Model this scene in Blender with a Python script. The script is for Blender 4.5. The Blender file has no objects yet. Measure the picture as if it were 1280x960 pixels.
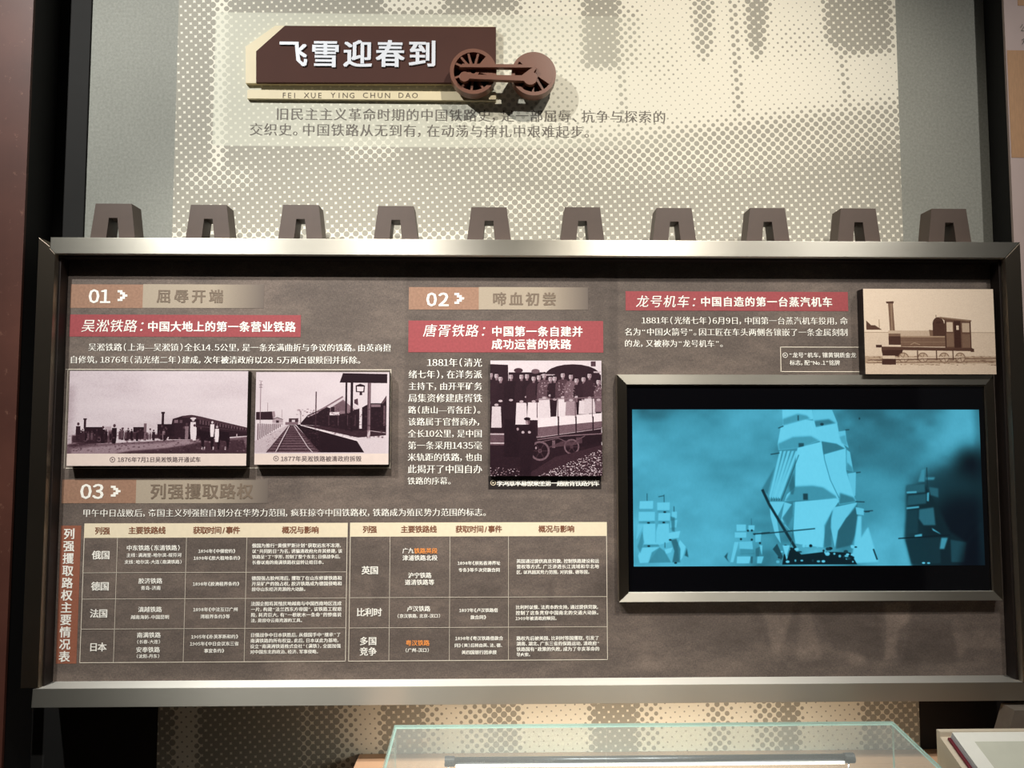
import bpy, bmesh, math, random
import numpy as np
from mathutils import Vector
random.seed(7)
S = bpy.context.scene
COL = S.collection

# ------------------------------------------------------------------ camera
F, D, HC = 930.0, 1.9, 1.5
PITCH, YAW = 0.0632, 0.01965
cam_d = bpy.data.cameras.new('camera'); cam = bpy.data.objects.new('camera', cam_d); COL.objects.link(cam)
cam_d.sensor_fit = 'HORIZONTAL'; cam_d.sensor_width = 36.0; cam_d.lens = 36.0 * F / 1280.0
cam_d.clip_start = 0.02; cam_d.clip_end = 50
cam.location = (0, -D, HC)
cam.rotation_euler = (math.pi / 2 + PITCH, 0, -YAW)
S.camera = cam

# ------------------------------------------------------------------ world, lamps, exposure
S.view_settings.view_transform = 'Standard'
S.view_settings.look = 'None'
S.view_settings.exposure = 0.0
S.view_settings.gamma = 1.0
S.view_settings.use_curve_mapping = False
W = bpy.data.worlds.new('gallery'); S.world = W; W.use_nodes = True
W.node_tree.nodes['Background'].inputs[0].default_value = (0.95, 0.93, 0.9, 1)
W.node_tree.nodes['Background'].inputs[1].default_value = 0.05

def lamp(loc, target, power, size, blend, col, radius=0.02):
    l = bpy.data.lights.new('track_spot', 'SPOT'); o = bpy.data.objects.new('track_spot', l); COL.objects.link(o)
    l.energy = power; l.spot_size = math.radians(size); l.spot_blend = blend; l.color = col; l.shadow_soft_size = radius
    o.location = loc
    o.rotation_euler = (Vector(target) - Vector(loc)).to_track_quat('-Z', 'Y').to_euler()
    return o
WARM = (1.0, 0.93, 0.82); NEUT = (1.0, 0.99, 0.95); WHT = (1.0, 0.96, 0.91)
lamp((-1.55, -1.50, 3.55), (-0.80, 0.1, 1.85), 240, 74, 0.9, NEUT)
lamp((0.72, -1.50, 3.60), (0.42, 0.14, 2.15), 160, 62, 1.0, WARM)
lamp((1.80, -1.50, 3.50), (1.05, 0.1, 1.45), 88, 70, 1.0, WHT)
lamp((-0.55, -1.70, 3.50), (-0.50, 0.05, 1.15), 240, 48, 1.0, WHT)
lamp((0.85, -1.70, 3.50), (0.55, 0.05, 1.10), 130, 48, 1.0, WHT)

# ------------------------------------------------------------------ measuring: a line of sight met with a plane y = const
_f = Vector((math.sin(YAW) * math.cos(PITCH), math.cos(YAW) * math.cos(PITCH), math.sin(PITCH)))
_r = Vector((math.cos(YAW), -math.sin(YAW), 0)); _u = _r.cross(_f)
def P(px, py, y=0.0):
    d = _f + _r * ((px - 640) / F) - _u * ((py - 480) / F)
    p = Vector((0, -D, HC)) + d * ((D + y) / d.y)
    return p.x, p.z
def X(px, py, y=0.0): return P(px, py, y)[0]
def Z(px, py, y=0.0): return P(px, py, y)[1]
def R4(x0, y0, x1, y1, y):
    """a rectangle on the plane y from its four sides in the photograph"""
    xm, ym = (x0 + x1) / 2, (y0 + y1) / 2
    return X(x0, ym, y), X(x1, ym, y), Z(xm, y1, y), Z(xm, y0, y)

# ------------------------------------------------------------------ mesh helpers
def box(bm, x0, x1, y0, y1, z0, z1, bev=0.0):
    g = bmesh.ops.create_cube(bm, size=1.0)
    for v in g['verts']:
        v.co = Vector((x0 + (v.co.x + .5) * (x1 - x0), y0 + (v.co.y + .5) * (y1 - y0), z0 + (v.co.z + .5) * (z1 - z0)))
    if bev:
        es = list({e for v in g['verts'] for e in v.link_edges})
        bmesh.ops.bevel(bm, geom=es, offset=bev, segments=2, affect='EDGES', profile=0.6)
def prism(bm, pts, y0, y1, bev=0.0):
    """outline in x, z pushed from y0 (front) to y1 (back)"""
    a = [bm.verts.new((x, y0, z)) for x, z in pts]; b = [bm.verts.new((x, y1, z)) for x, z in pts]
    n = len(pts); fs = [bm.faces.new(a), bm.faces.new(b[::-1])]
    for i in range(n): fs.append(bm.faces.new((a[i], b[i], b[(i + 1) % n], a[(i + 1) % n])))
    bmesh.ops.recalc_face_normals(bm, faces=fs)
    if bev:
        es = [bm.edges.get((a[i], a[(i + 1) % n])) for i in range(n)]
        bmesh.ops.bevel(bm, geom=es, offset=bev, segments=2, affect='EDGES', profile=0.6)
def hexa(bm, A, B):
    """two quads of xyz points joined into a solid"""
    a = [bm.verts.new(p) for p in A]; b = [bm.verts.new(p) for p in B]
    fs = [bm.faces.new(a), bm.faces.new(b[::-1])]
    for i in range(4): fs.append(bm.faces.new((a[i], b[i], b[(i + 1) % 4], a[(i + 1) % 4])))
    bmesh.ops.recalc_face_normals(bm, faces=fs)
def rod(bm, p, q, r, seg=16):
    p, q = Vector(p), Vector(q); d = q - p
    g = bmesh.ops.create_cone(bm, cap_ends=True, segments=seg, radius1=r, radius2=r, depth=d.length)
    m = d.to_track_quat('Z', 'Y').to_matrix()
    for v in g['verts']: v.co = m @ v.co + (p + q) / 2
def arc(cx, cz, r, a0, a1, n=32):
    return [(cx + r * math.cos(math.radians(a0 + (a1 - a0) * i / n)), cz + r * math.sin(math.radians(a0 + (a1 - a0) * i / n))) for i in range(n + 1)]
def ring(bm, cx, cz, r0, r1, y0, y1, n=64):
    o, i_ = arc(cx, cz, r1, 0, 360, n)[:-1], arc(cx, cz, r0, 0, 360, n)[:-1]
    vs = [[bm.verts.new((x, y, z)) for x, z in pts] for pts, y in ((o, y0), (i_, y0), (i_, y1), (o, y1))]
    fs = []
    for k in range(4):
        A, B = vs[k], vs[(k + 1) % 4]
        for j in range(n): fs.append(bm.faces.new((A[j], A[(j + 1) % n], B[(j + 1) % n], B[j])))
    bmesh.ops.recalc_face_normals(bm, faces=fs)

def base_of(co):
    a = np.array(co)
    return Vector(((a[:, 0].min() + a[:, 0].max()) / 2, (a[:, 1].min() + a[:, 1].max()) / 2, a[:, 2].min()))
WLOC = {}
def link(name, me, mats, parent=None):
    b = base_of([v.co[:] for v in me.vertices])
    me.transform(__import__('mathutils').Matrix.Translation(-b))
    o = bpy.data.objects.new(name, me); COL.objects.link(o)
    for m in (mats if isinstance(mats, (list, tuple)) else [mats]): me.materials.append(m)
    WLOC[o.name] = b
    if parent is not None:
        o.parent = parent; o.location = b - WLOC[parent.name]
    else: o.location = b
    return o
def obj(name, bm, mats, parent=None, smooth=False):
    me = bpy.data.meshes.new(name); bm.to_mesh(me); bm.free()
    if smooth:
        for p in me.polygons: p.use_smooth = True
    return link(name, me, mats, parent)
def tag(o, label=None, cat=None, group=None, kind=None):
    if label: o['label'] = label
    if cat: o['category'] = cat
    if group: o['group'] = group
    if kind: o['kind'] = kind
    return o
def thing(name, loc, label, cat, group=None):
    o = bpy.data.objects.new(name, None); COL.objects.link(o); o.location = loc; o.empty_display_size = 0.05
    WLOC[o.name] = Vector(loc)
    return tag(o, label, cat, group)
def rail_obj(name, bm, m, parent):
    bmesh.ops.recalc_face_normals(bm, faces=bm.faces)
    for f in bm.faces:
        if abs(f.normal.z) > .7: f.material_index = 1
    return obj(name, bm, [m, M['steel_ledge']], parent)
def bxo(name, dims, mats, parent=None, bev=0.0):
    bm = bmesh.new(); box(bm, *dims, bev=bev); return obj(name, bm, mats, parent)

# ------------------------------------------------------------------ materials
def srgb(c):
    return tuple(((v / 255) / 12.92 if v / 255 <= 0.04045 else ((v / 255 + 0.055) / 1.055) ** 2.4) for v in c) + (1.0,)
class NT:
    def __init__(s, name):
        s.m = bpy.data.materials.new(name); s.m.use_nodes = True; s.t = s.m.node_tree; s.b = s.t.nodes['Principled BSDF']
    def n(s, typ, ins=None, **kw):
        nd = s.t.nodes.new(typ)
        for k, v in kw.items(): setattr(nd, k, v)
        for k, v in (ins or {}).items():
            if hasattr(v, 'is_output') or isinstance(v, bpy.types.NodeSocket): s.t.links.new(v, nd.inputs[k])
            else: nd.inputs[k].default_value = v
        return nd
    def math(s, op, a, b=None):
        i = {0: a}
        if b is not None: i[1] = b
        return s.n('ShaderNodeMath', i, operation=op).outputs[0]
    def mix(s, f, a, b, mode='MIX'):
        nd = s.t.nodes.new('ShaderNodeMix'); nd.data_type = 'RGBA'; nd.blend_type = mode
        for k, v in ((0, f), (6, a), (7, b)):
            if isinstance(v, bpy.types.NodeSocket): s.t.links.new(v, nd.inputs[k])
            else: nd.inputs[k].default_value = v
        return nd.outputs[2]
    def noise(s, scale, detail=3, vec=None, rough=0.55):
        i = {'Scale': scale, 'Detail': detail, 'Roughness': rough}
        if vec is not None: i['Vector'] = vec
        return s.n('ShaderNodeTexNoise', i).outputs['Fac']
    def coord(s, sc=(1, 1, 1)):
        tc = s.n('ShaderNodeTexCoord').outputs['Object']
        return s.n('ShaderNodeMapping', {'Vector': tc, 'Scale': sc}).outputs[0]
    def ramp(s, fac, stops):
        nd = s.n('ShaderNodeValToRGB', {'Fac': fac}); cr = nd.color_ramp
        while len(cr.elements) < len(stops): cr.elements.new(0.5)
        for e, (p, c) in zip(cr.elements, stops): e.position = p; e.color = c
        return nd.outputs[0]
    def col(s, c):
        if isinstance(c, bpy.types.NodeSocket): s.t.links.new(c, s.b.inputs['Base Color'])
        else: s.b.inputs['Base Color'].default_value = c
    def set(s, **kw):
        for k, v in kw.items(): s.b.inputs[k.replace('_', ' ')].default_value = v
        return s
    def bump(s, h, strength=0.2, dist=0.001):
        nd = s.n('ShaderNodeBump', {'Height': h, 'Strength': strength, 'Distance': dist}); s.t.links.new(nd.outputs[0], s.b.inputs['Normal'])
def speck(name, c, rough=0.6, amp=0.1, scale=60, metal=0.0, sc=(1, 1, 1), bump=0.0):
    """one colour with a fine grain"""
    t = NT(name); f = t.noise(scale, 4, t.coord(sc))
    a = tuple(v * (1 - amp) for v in srgb(c)[:3]) + (1,); b = tuple(min(1, v * (1 + amp)) for v in srgb(c)[:3]) + (1,)
    t.col(t.ramp(f, [(0.3, a), (0.7, b)])); t.set(Roughness=rough, Metallic=metal)
    if bump: t.bump(f, bump)
    return t.m
def steel(name, sc, tangent, c0=(172, 168, 156), c1=(206, 202, 190), rough=0.44):
    """brushed along one direction: highlights spread across the brushing"""
    t = NT(name); v = t.coord(sc)
    f = t.noise(90, 3, v); g = t.noise(3, 2, t.coord((1, 1, 1)))
    t.col(t.mix(g, srgb(c0), srgb(c1)))
    r = t.n('ShaderNodeMapRange', {'Value': f, 'To Min': rough - .06, 'To Max': rough + .06}).outputs[0]
    t.t.links.new(r, t.b.inputs['Roughness']); t.set(Metallic=1.0, Anisotropic=0.88); t.bump(f, 0.12, 0.0006)
    cx = t.n('ShaderNodeCombineXYZ', {0: tangent[0], 1: tangent[1], 2: tangent[2]}).outputs[0]
    t.t.links.new(cx, t.b.inputs['Tangent'])
    return t.m
M = {}
M['steel_ledge'] = steel('brushed_steel_ledge', (0.6, 30, 30), (0, 1, 0), (196, 194, 186), (222, 220, 212), .6)
M['steel_h'] = steel('brushed_steel_along', (0.6, 30, 30), (0, 0, 1)); M['steel_v'] = steel('brushed_steel_upright', (30, 30, 0.6), (1, 0, 0))
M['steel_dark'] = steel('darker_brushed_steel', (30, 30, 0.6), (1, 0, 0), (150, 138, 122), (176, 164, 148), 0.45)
M['black'] = speck('matt_black', (10, 9, 9), 0.7, 0.2, 30)
M['liner'] = speck('dark_brown_liner', (30, 20, 16), 0.6, 0.15, 30)
M['charcoal'] = speck('charcoal_paint', (20, 19, 17), 0.85, 0.12, 20)
M['brown'] = speck('dark_brown_lacquer', (72, 40, 31), 0.85, 0.05, 12)
M['bracket'] = speck('brown_metal_paint', (80, 66, 58), 0.5, 0.06, 25)
M['wheel'] = speck('red_brown_lacquer', (118, 78, 62), 0.35, 0.06, 14)
M['cream'] = speck('cream_paint', (222, 208, 172), 0.55, 0.03, 20)
M['white_ink'] = speck('white_ink', (253, 250, 240), 0.6, 0.02, 50)
M['white_sign'] = speck('white_enamel', (226, 230, 238), 0.4, 0.02, 50)
M['grey_ink'] = speck('grey_ink', (112, 106, 98), 0.7, 0.05, 50)
M['brown_ink'] = speck('brown_ink', (132, 84, 58), 0.7, 0.05, 50)
M['dark_ink'] = speck('dark_ink', (88, 74, 62), 0.7, 0.05, 50)
M['strip_ink'] = speck('taupe_ink', (122, 106, 90), 0.7, 0.05, 50)
M['orange_ink'] = speck('orange_ink', (246, 158, 84), 0.6, 0.03, 50)
M['cream_ink'] = speck('cream_ink', (240, 226, 196), 0.6, 0.03, 90)
M['caption_ink'] = speck('caption_grey_ink', (104, 88, 88), 0.7, 0.05, 50)
M['pale_card'] = speck('pale_caption_card', (226, 208, 198), 0.5, 0.03, 60)
M['red_band'] = speck('rose_red_ink', (156, 70, 74), 0.7, 0.12, 160, sc=(1, 1, 1))
M['copper_band'] = speck('copper_ink', (156, 120, 98), 0.7, 0.14, 160)
M['rust_band'] = speck('rust_ink', (150, 92, 70), 0.7, 0.10, 160)
M['block_side'] = speck('block_edge', (34, 26, 24), 0.5, 0.1, 40)
M['line_ink'] = speck('pale_line_ink', (236, 226, 208), 0.6, 0.05, 50)

# ------------------------------------------------------------------ a small painter for the flat prints (grey values, then tinted)
class Paint:
    def __init__(s, x0, y0, x1, y1, k, v=0.5):
        s.x0, s.y0, s.k = x0, y0, k; s.w, s.h = int((x1 - x0) * k), int((y1 - y0) * k)
        s.a = np.full((s.h, s.w), v, np.float32); s.T = (0, 0, 1.0)
        s.rng = np.random.default_rng(3)
    def tr(s, pts):
        ox, oy, sc = s.T
        return [((ox + x / sc - s.x0) * s.k, (oy + y / sc - s.y0) * s.k) for x, y in pts]
    @staticmethod
    def blur(m, r):
        r = int(round(r))
        if r < 1: return m
        for ax in (0, 1):
            for _ in range(2):
                p = np.pad(m, [(r + 1, r) if i == ax else (0, 0) for i in (0, 1)], mode='edge'); c = np.cumsum(p, axis=ax, dtype=np.float64)
                n = m.shape[ax]
                hi = np.take(c, range(2 * r + 1, 2 * r + 1 + n), axis=ax); lo = np.take(c, range(0, n), axis=ax)
                m = ((hi - lo) / (2 * r + 1)).astype(np.float32)
        return m
    def put(s, mask, v, a, bx, soft):
        x0, y0, x1, y1 = bx
        if soft: mask = s.blur(mask, soft)
        s.a[y0:y1, x0:x1] = s.a[y0:y1, x0:x1] * (1 - mask * a) + v * mask * a
    def bbox(s, q, pad=2):
        xs = [p[0] for p in q]; ys = [p[1] for p in q]
        return (max(0, int(min(xs)) - pad), max(0, int(min(ys)) - pad), min(s.w, int(max(xs)) + pad + 1), min(s.h, int(max(ys)) + pad + 1))
    def poly(s, pts, v, a=1.0, soft=0):
        q = s.tr(pts); pad = int(2 + soft * 3); bx = s.bbox(q, pad)
        if bx[2] <= bx[0] or bx[3] <= bx[1]: return
        ss = 2
        X_, Y_ = np.meshgrid((np.arange((bx[2] - bx[0]) * ss) + .5) / ss + bx[0], (np.arange((bx[3] - bx[1]) * ss) + .5) / ss + bx[1])
        ins = np.zeros(X_.shape, bool); n = len(q)
        for i in range(n):
            (xa, ya), (xb, yb) = q[i], q[(i + 1) % n]
            if ya == yb: continue
            c = ((Y_ >= ya) != (Y_ >= yb)); ins ^= c & (X_ < (xb - xa) * (Y_ - ya) / (yb - ya) + xa)
        m = ins.astype(np.float32); m = m.reshape(m.shape[0] // ss, ss, m.shape[1] // ss, ss).mean((1, 3))
        s.put(m, v, a, bx, soft)
    def ell(s, cx, cy, rx, ry, v, a=1.0, soft=0):
        s.poly([(cx + rx * math.cos(t * math.pi / 10), cy + ry * math.sin(t * math.pi / 10)) for t in range(20)], v, a, soft)
    def line(s, pts, w, v, a=1.0, soft=0):
        for (xa, ya), (xb, yb) in zip(pts, pts[1:]):
            dx, dy = xb - xa, yb - ya; L = math.hypot(dx, dy) or 1; nx, ny = -dy / L * w / 2, dx / L * w / 2
            s.poly([(xa + nx, ya + ny), (xb + nx, yb + ny), (xb - nx, yb - ny), (xa - nx, ya - ny)], v, a, soft)
    def rect(s, x0, y0, x1, y1, v, a=1.0, soft=0): s.poly([(x0, y0), (x1, y0), (x1, y1), (x0, y1)], v, a, soft)
    def noisef(s, cell, sx=1.0):
        gh, gw = int(s.h / cell) + 3, int(s.w / (cell * sx)) + 3
        g = s.rng.random((gh, gw)).astype(np.float32)
        yy = np.arange(s.h) / cell; xx = np.arange(s.w) / (cell * sx)
        iy, ix = yy.astype(int), xx.astype(int); fy, fx = yy - iy, xx - ix
        fy = (fy * fy * (3 - 2 * fy))[:, None]; fx = (fx * fx * (3 - 2 * fx))[None, :]
        return (g[iy][:, ix] * (1 - fy) * (1 - fx) + g[iy + 1][:, ix] * fy * (1 - fx) + g[iy][:, ix + 1] * (1 - fy) * fx + g[iy + 1][:, ix + 1] * fy * fx) - 0.5
    def image(s, name, stops, data=False):
        v = np.clip(s.a, 0, 1); ps = [p for p, _ in stops]
        rgb = [np.interp(v, ps, [c[i] / 255 for _, c in stops]) for i in range(3)]
        buf = np.stack(rgb + [np.ones_like(v)], -1)[::-1].astype(np.float32)
        im = bpy.data.images.new(name, s.w, s.h)
        if data: im.colorspace_settings.name = 'Non-Color'
        im.pixels.foreach_set(np.ascontiguousarray(buf).ravel()); im.update(); im.pack()
        return im
def print_mat(name, im, rough=0.35, emit=0.0):
    t = NT(name); uv = t.n('ShaderNodeUVMap').outputs[0]
    tx = t.n('ShaderNodeTexImage', {'Vector': uv}, image=im, extension='EXTEND')
    if emit:
        t.col((0.002, 0.002, 0.002, 1)); t.t.links.new(tx.outputs[0], t.b.inputs['Emission Color']); t.set(Emission_Strength=emit, Roughness=0.1)
    else: t.col(tx.outputs[0]); t.set(Roughness=rough)
    return t.m
def sheet(name, x0, x1, z0, z1, y, m, parent, th=0.0006):
    """a thin printed sheet, front at y, whose front carries uv 0..1"""
    bm = bmesh.new(); box(bm, x0, x1, y, y + th, z0, z1); uv = bm.loops.layers.uv.new('UVMap')
    for f in bm.faces:
        for l in f.loops: l[uv].uv = ((l.vert.co.x - x0) / (x1 - x0), (l.vert.co.z - z0) / (z1 - z0))
    return obj(name, bm, m, parent)

# ------------------------------------------------------------------ lettering
GL = {}
NARROW = '，。、：；（）《》“”'
def need(lines):
    """flat glyph meshes; thin styles shrink the outline, falling back wherever shrinking would break a stroke"""
    keys = {(ch, st) for s, st in lines for ch in s if ch not in ' \u3000' and (ch, st) not in GL}
    made = []
    for ch, st in sorted(keys):
        for off in {'song': (0.0, -0.006, -0.010, -0.014), 'brush': (0.0, -0.006)}.get(st, (0.0,)):
            cu = bpy.data.curves.new('glyph', 'FONT'); cu.body = chr(ord(ch) + 0xFEE0) if ch in '0123456789' else ch; cu.size = 1.0
            cu.resolution_u = 1 if st == 'small' else 2; cu.offset = off
            o = bpy.data.objects.new('glyph', cu); COL.objects.link(o); made.append((ch, st, off, o, cu))
    bpy.context.view_layer.update(); dg = bpy.context.evaluated_depsgraph_get(); ref = {}
    for ch, st, off, o, cu in made:
        me = bpy.data.meshes.new_from_object(o.evaluated_get(dg), depsgraph=dg)
        co = np.zeros(len(me.vertices) * 3, np.float32); me.vertices.foreach_get('co', co); co = co.reshape(-1, 3)[:, :2]
        fs = [tuple(p.vertices) for p in me.polygons]; area = sum(p.area for p in me.polygons)
        cnt = {}
        for f in fs:
            for a, b in zip(f, f[1:] + f[:1]): k = (a, b) if a < b else (b, a); cnt[k] = cnt.get(k, 0) + 1
        per = sum(float(np.hypot(*(co[a] - co[b]))) for (a, b), c in cnt.items() if c == 1)
        bpy.data.meshes.remove(me)
        if off == 0.0:
            ref[(ch, st)] = (area, per, co); GL[(ch, st)] = (co, fs); continue
        A0, P0, c0 = ref[(ch, st)]; ex = A0 + off * P0
        if len(co) and abs(area - ex) < .07 * A0 and np.abs(co.min(0) - c0.min(0)).max() < .03 and np.abs(co.max(0) - c0.max(0)).max() < .03: GL[(ch, st)] = (co, fs)
    for ch, st, off, o, cu in made: bpy.data.objects.remove(o); bpy.data.curves.remove(cu)
def adv(ch):
    if ch in NARROW: return 0.62
    if ch == '　': return 1.0
    if ch == ' ': return 0.45
    if ch in '-.·': return 0.42
    if ch in 'I1': return 0.52
    if ord(ch) < 128: return 0.62
    return 1.0
def lay(V, Fc, s, x0, x1, zc, em, st, y, shear=0.0):
    A = sum(adv(c) for c in s); u = (x1 - x0) / A; x = x0
    if len(s) > 1: em = min(em, u * (1.08 if st == 'bold' else .99))
    shifts = {'song': ((-.026, 0), (0, 0), (.026, 0)), 'small': ((-.03, 0), (.03, 0), (0, .012), (0, -.012)), 'brush': ((-.014, -.006), (.014, .006)), 'sans': ((-.016, 0), (.016, 0)),
              'bold': ((-.026, -.013), (.026, -.013), (-.026, .013), (.026, .013), (0, 0))}.get(st, ((0, 0),))
    for ch in s:
        a = adv(ch) * u
        if ch not in ' 　':
            co, fs = GL[(ch, st)]
            if len(co):
                if adv(ch) == 1.0: ox, oz = x + (a - em) / 2, zc - 0.36 * em
                else:
                    ox = x + a / 2 - (co[:, 0].min() + co[:, 0].max()) / 2 * em; oz = zc - 0.36 * em
                    if ch in '，。、': ox = x + a * 0.1 - co[:, 0].min() * em
                for k, (sh, sv) in enumerate(shifts):
                    b = len(V)
                    for cx, cz in co.tolist():
                        V.append((ox + (cx + sh + shear * (cz - .36)) * em, y - 0.00003 * k, oz + (cz + sv) * em))
                    Fc.extend(tuple(i + b for i in f) for f in fs)
        x += a
def lettering(name, lines, st, m, y, parent, label=None, thick=0.0, shear=0.0):
    """lines: (text, left px, right px, middle y px, glyph height px)"""
    need([(l[0], st) for l in lines]); out = []
    for s, xa, xb, yc, h in lines:
        V, Fc = [], []; em = h * 1.06 * (D + y) / F
        lay(V, Fc, s, X(xa, yc, y), X(xb, yc, y), Z((xa + xb) / 2, yc, y), em, st, y, shear)
        me = bpy.data.meshes.new(name); me.from_pydata(V, [], Fc); me.update()
        if thick:
            bm = bmesh.new(); bm.from_mesh(me); bmesh.ops.recalc_face_normals(bm, faces=bm.faces)
            r = bmesh.ops.extrude_face_region(bm, geom=bm.faces[:])
            for v in [g for g in r['geom'] if isinstance(g, bmesh.types.BMVert)]: v.co.y -= thick
            bmesh.ops.recalc_face_normals(bm, faces=bm.faces); bm.to_mesh(me); bm.free()
        o = link(name, me, m, parent); out.append(o)
        if label: o['label'] = label
    return out

# ================================================================== THE ROOM
YW = 0.15                                   # wall
def wallmat():
    t = NT('grey_textured_wall'); v = t.coord((1, 1, 1)); f = t.noise(140, 5, v, 0.7); g = t.noise(4, 4, v)
    c = t.mix(g, srgb((132, 133, 125)), srgb((156, 157, 149))); c = t.mix(0.35, c, t.ramp(f, [(0.3, srgb((108, 109, 101))), (0.7, srgb((178, 179, 170)))]))
    t.col(c); t.set(Roughness=0.9); t.bump(f, 0.3, 0.001); return t.m
M['wall'] = wallmat()
xL0, xL1 = X(76, 0, YW), X(111, 0, YW - .02)
xR0, xR1 = X(1235, 0, YW - .02), X(1244, 0, YW - .02)
w = bxo('wall_back', (xL1 - .01, xR0 + .01, YW, YW + .1, 0, 3.6), M['wall']); tag(w, kind='structure')
tag(bxo('trim_1', (xL0, xL1, YW - .006, YW + .1, 0, 3.6), M['charcoal'], bev=.002), kind='structure')
tag(bxo('trim_2', (xR0, xR1, YW - .006, YW + .1, 0, 3.6), M['charcoal'], bev=.002), kind='structure')
tag(bxo('wall_recess', (-2.6, 2.6, YW + .3, YW + .4, 0, 3.6), M['black']), kind='structure')
M['floor'] = speck('dark_carpet', (58, 50, 44), 0.9, 0.2, 200, bump=0.3)
tag(bxo('floor', (-3.2, 3.2, -3.6, YW + .4, -.05, 0), M['floor']), kind='structure')
tag(bxo('wall_front', (-3.2, 3.2, -3.7, -3.6, 0, 3.6), speck('dark_brown_wall', (52, 42, 36), .85, .1, 20)), kind='structure')
tag(bxo('baseboard_back', (xL1, xR0, YW - .006, YW, 0, .09), M['charcoal'], bev=.002), kind='structure')

def weathered():
    t = NT('weathered_red_brown_board'); v = t.coord((1, 1, 1)); g = t.noise(5, 5, v); f = t.noise(38, 4, v, 0.7)
    c = t.mix(g, srgb((52, 24, 18)), srgb((98, 58, 46)))
    c = t.mix(t.ramp(f, [(0.62, (0, 0, 0, 1)), (0.70, (.35, .35, .35, 1))]), c, srgb((150, 110, 92)))
    t.col(c); t.set(Roughness=0.5); return t.m
M['weathered'] = weathered()
yl = 0.02
side = bxo('side_panel', (-2.2, X(42, 0, yl), yl, yl + .008, 0, 3.5), M['weathered'])
tag(side, 'weathered red-brown panel board at the left edge, beyond the black gap', 'panel')
yr = 0.06
pale = thing('printed_side_panel', (2.0, yr, 0), 'pale pink printed board with a tan block at the right edge, past the black gap', 'panel')
xr = X(1254.5, 0, yr)
M['pale_pink'] = speck('pale_pink_board', (196, 176, 170), 0.7, 0.05, 8)
M['tan'] = speck('tan_block_ink', (186, 144, 106), 0.7, 0.08, 40, sc=(6, 1, 1))
bxo('board', (xr, 2.5, yr, yr + .008, Z(700, 940, YW - .006) + .001, 3.5), M['pale_pink'], pale)
for a, b, xa in ((63, 197, 1257.5), (-120, 7, 1272)):
    x0 = max(xr + .003, X(xa, (a + max(b, 0)) / 2, yr)) if a > 0 else X(xa, 3, yr)
    bxo('tan_block', (x0, 2.2, yr - .0008, yr + .0005, Z(1270, b, yr), Z(1270, a, yr)), M['tan'], pale)
tag(bxo('wall_left', (-2.2, X(42, 0, yl) - .004, yl + .008, YW + .3, 0, 3.5), M['black']), kind='structure')
tag(bxo('wall_right', (xr + .004, 2.5, yr + .008, YW + .3, 0, 3.5), M['black']), kind='structure')
lettering('lettering', [('公', 1274, 1286, 35, 11), ('众', 1276, 1288, 51, 11)], 'thin', M['grey_ink'], yr - .001, pale)

# ================================================================== HALFTONE MURAL
YM = YW - .006
mx0, mx1 = -.8993, 1.1385 + .004
M['dado'] = speck('dark_dado_paint', (26, 20, 17), .85, .12, 20)
tag(bxo('trim_3', (xL1, mx0 - .001, YW - .006, YW - .0002, .092, 1.0), M['dado']), kind='structure')
tag(bxo('trim_4', (mx1 + .001, xR0, YW - .006, YW - .0002, .092, 1.0), M['dado']), kind='structure')
def tone():
    p = Paint(150, -20, 1200, 980, 0.5, 0.12)
    B = lambda x0, y0, x1, y1, v, soft=3: p.rect(x0, y0, x1, y1, v, 1.0, soft)
    B(150, -20, 700, 320, .86, 8)
    B(655, -20, 1300, 215, .12, 14)
    B(600, 20, 720, 180, .30, 5); B(645, -20, 722, 22, .24, 2)
    p.poly([(700, 182), (900, 160), (1130, 128), (1200, 120), (1200, 330), (760, 330), (660, 205)], .64, 1, 5); p.poly([(560, 175), (740, 185), (760, 235), (560, 240)], .72, .8, 14)
    p.poly([(620, 235), (900, 232), (1130, 190), (1200, 180), (1200, 330), (600, 330)], .82, 1, 8)
    B(560, 20, 640, 180, .55, 8)
    B(255, -20, 268, 230, .30, 2); B(225, 5, 252, 60, .8, 2); B(150, 100, 250, 230, .84, 2)
    B(222, 225, 310, 250, .68, 4); B(420, 186, 490, 214, .68, 4); B(600, 250, 720, 290, .72, 5)
    B(470, -20, 545, 18, .30, 2); B(560, -20, 640, 18, .85, 3)
    B(724, -20, 776, 92, .88, 2); B(776, 10, 800, 90, .5, 3); B(800, 50, 850, 110, .26, 5)
    p.line([(775, 90), (776, 165)], 12, .5, 1, 1)
    p.poly([(866, -20), (898, -20), (895, 60), (882, 86), (868, 60)], .66, 1, 2)
    p.line([(921, -20), (926, 150)], 12, .55, 1, 1)
    p.poly([(936, -20), (972, -20), (962, 60), (950, 84), (938, 50)], .84, 1, 2)
    B(975, 30, 1035, 75, .28, 5)
    p.poly([(1038, -20), (1130, -20), (1130, 66), (1060, 72), (1040, 50)], .84, 1, 2); p.line([(1060, 60), (1068, 140)], 12, .5, 1, 1)
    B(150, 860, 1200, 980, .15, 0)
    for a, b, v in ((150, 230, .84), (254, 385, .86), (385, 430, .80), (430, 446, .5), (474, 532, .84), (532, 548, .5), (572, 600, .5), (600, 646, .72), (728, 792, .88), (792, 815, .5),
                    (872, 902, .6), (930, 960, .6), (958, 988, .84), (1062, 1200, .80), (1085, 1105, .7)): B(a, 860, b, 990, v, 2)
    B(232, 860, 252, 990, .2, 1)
    return p
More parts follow.
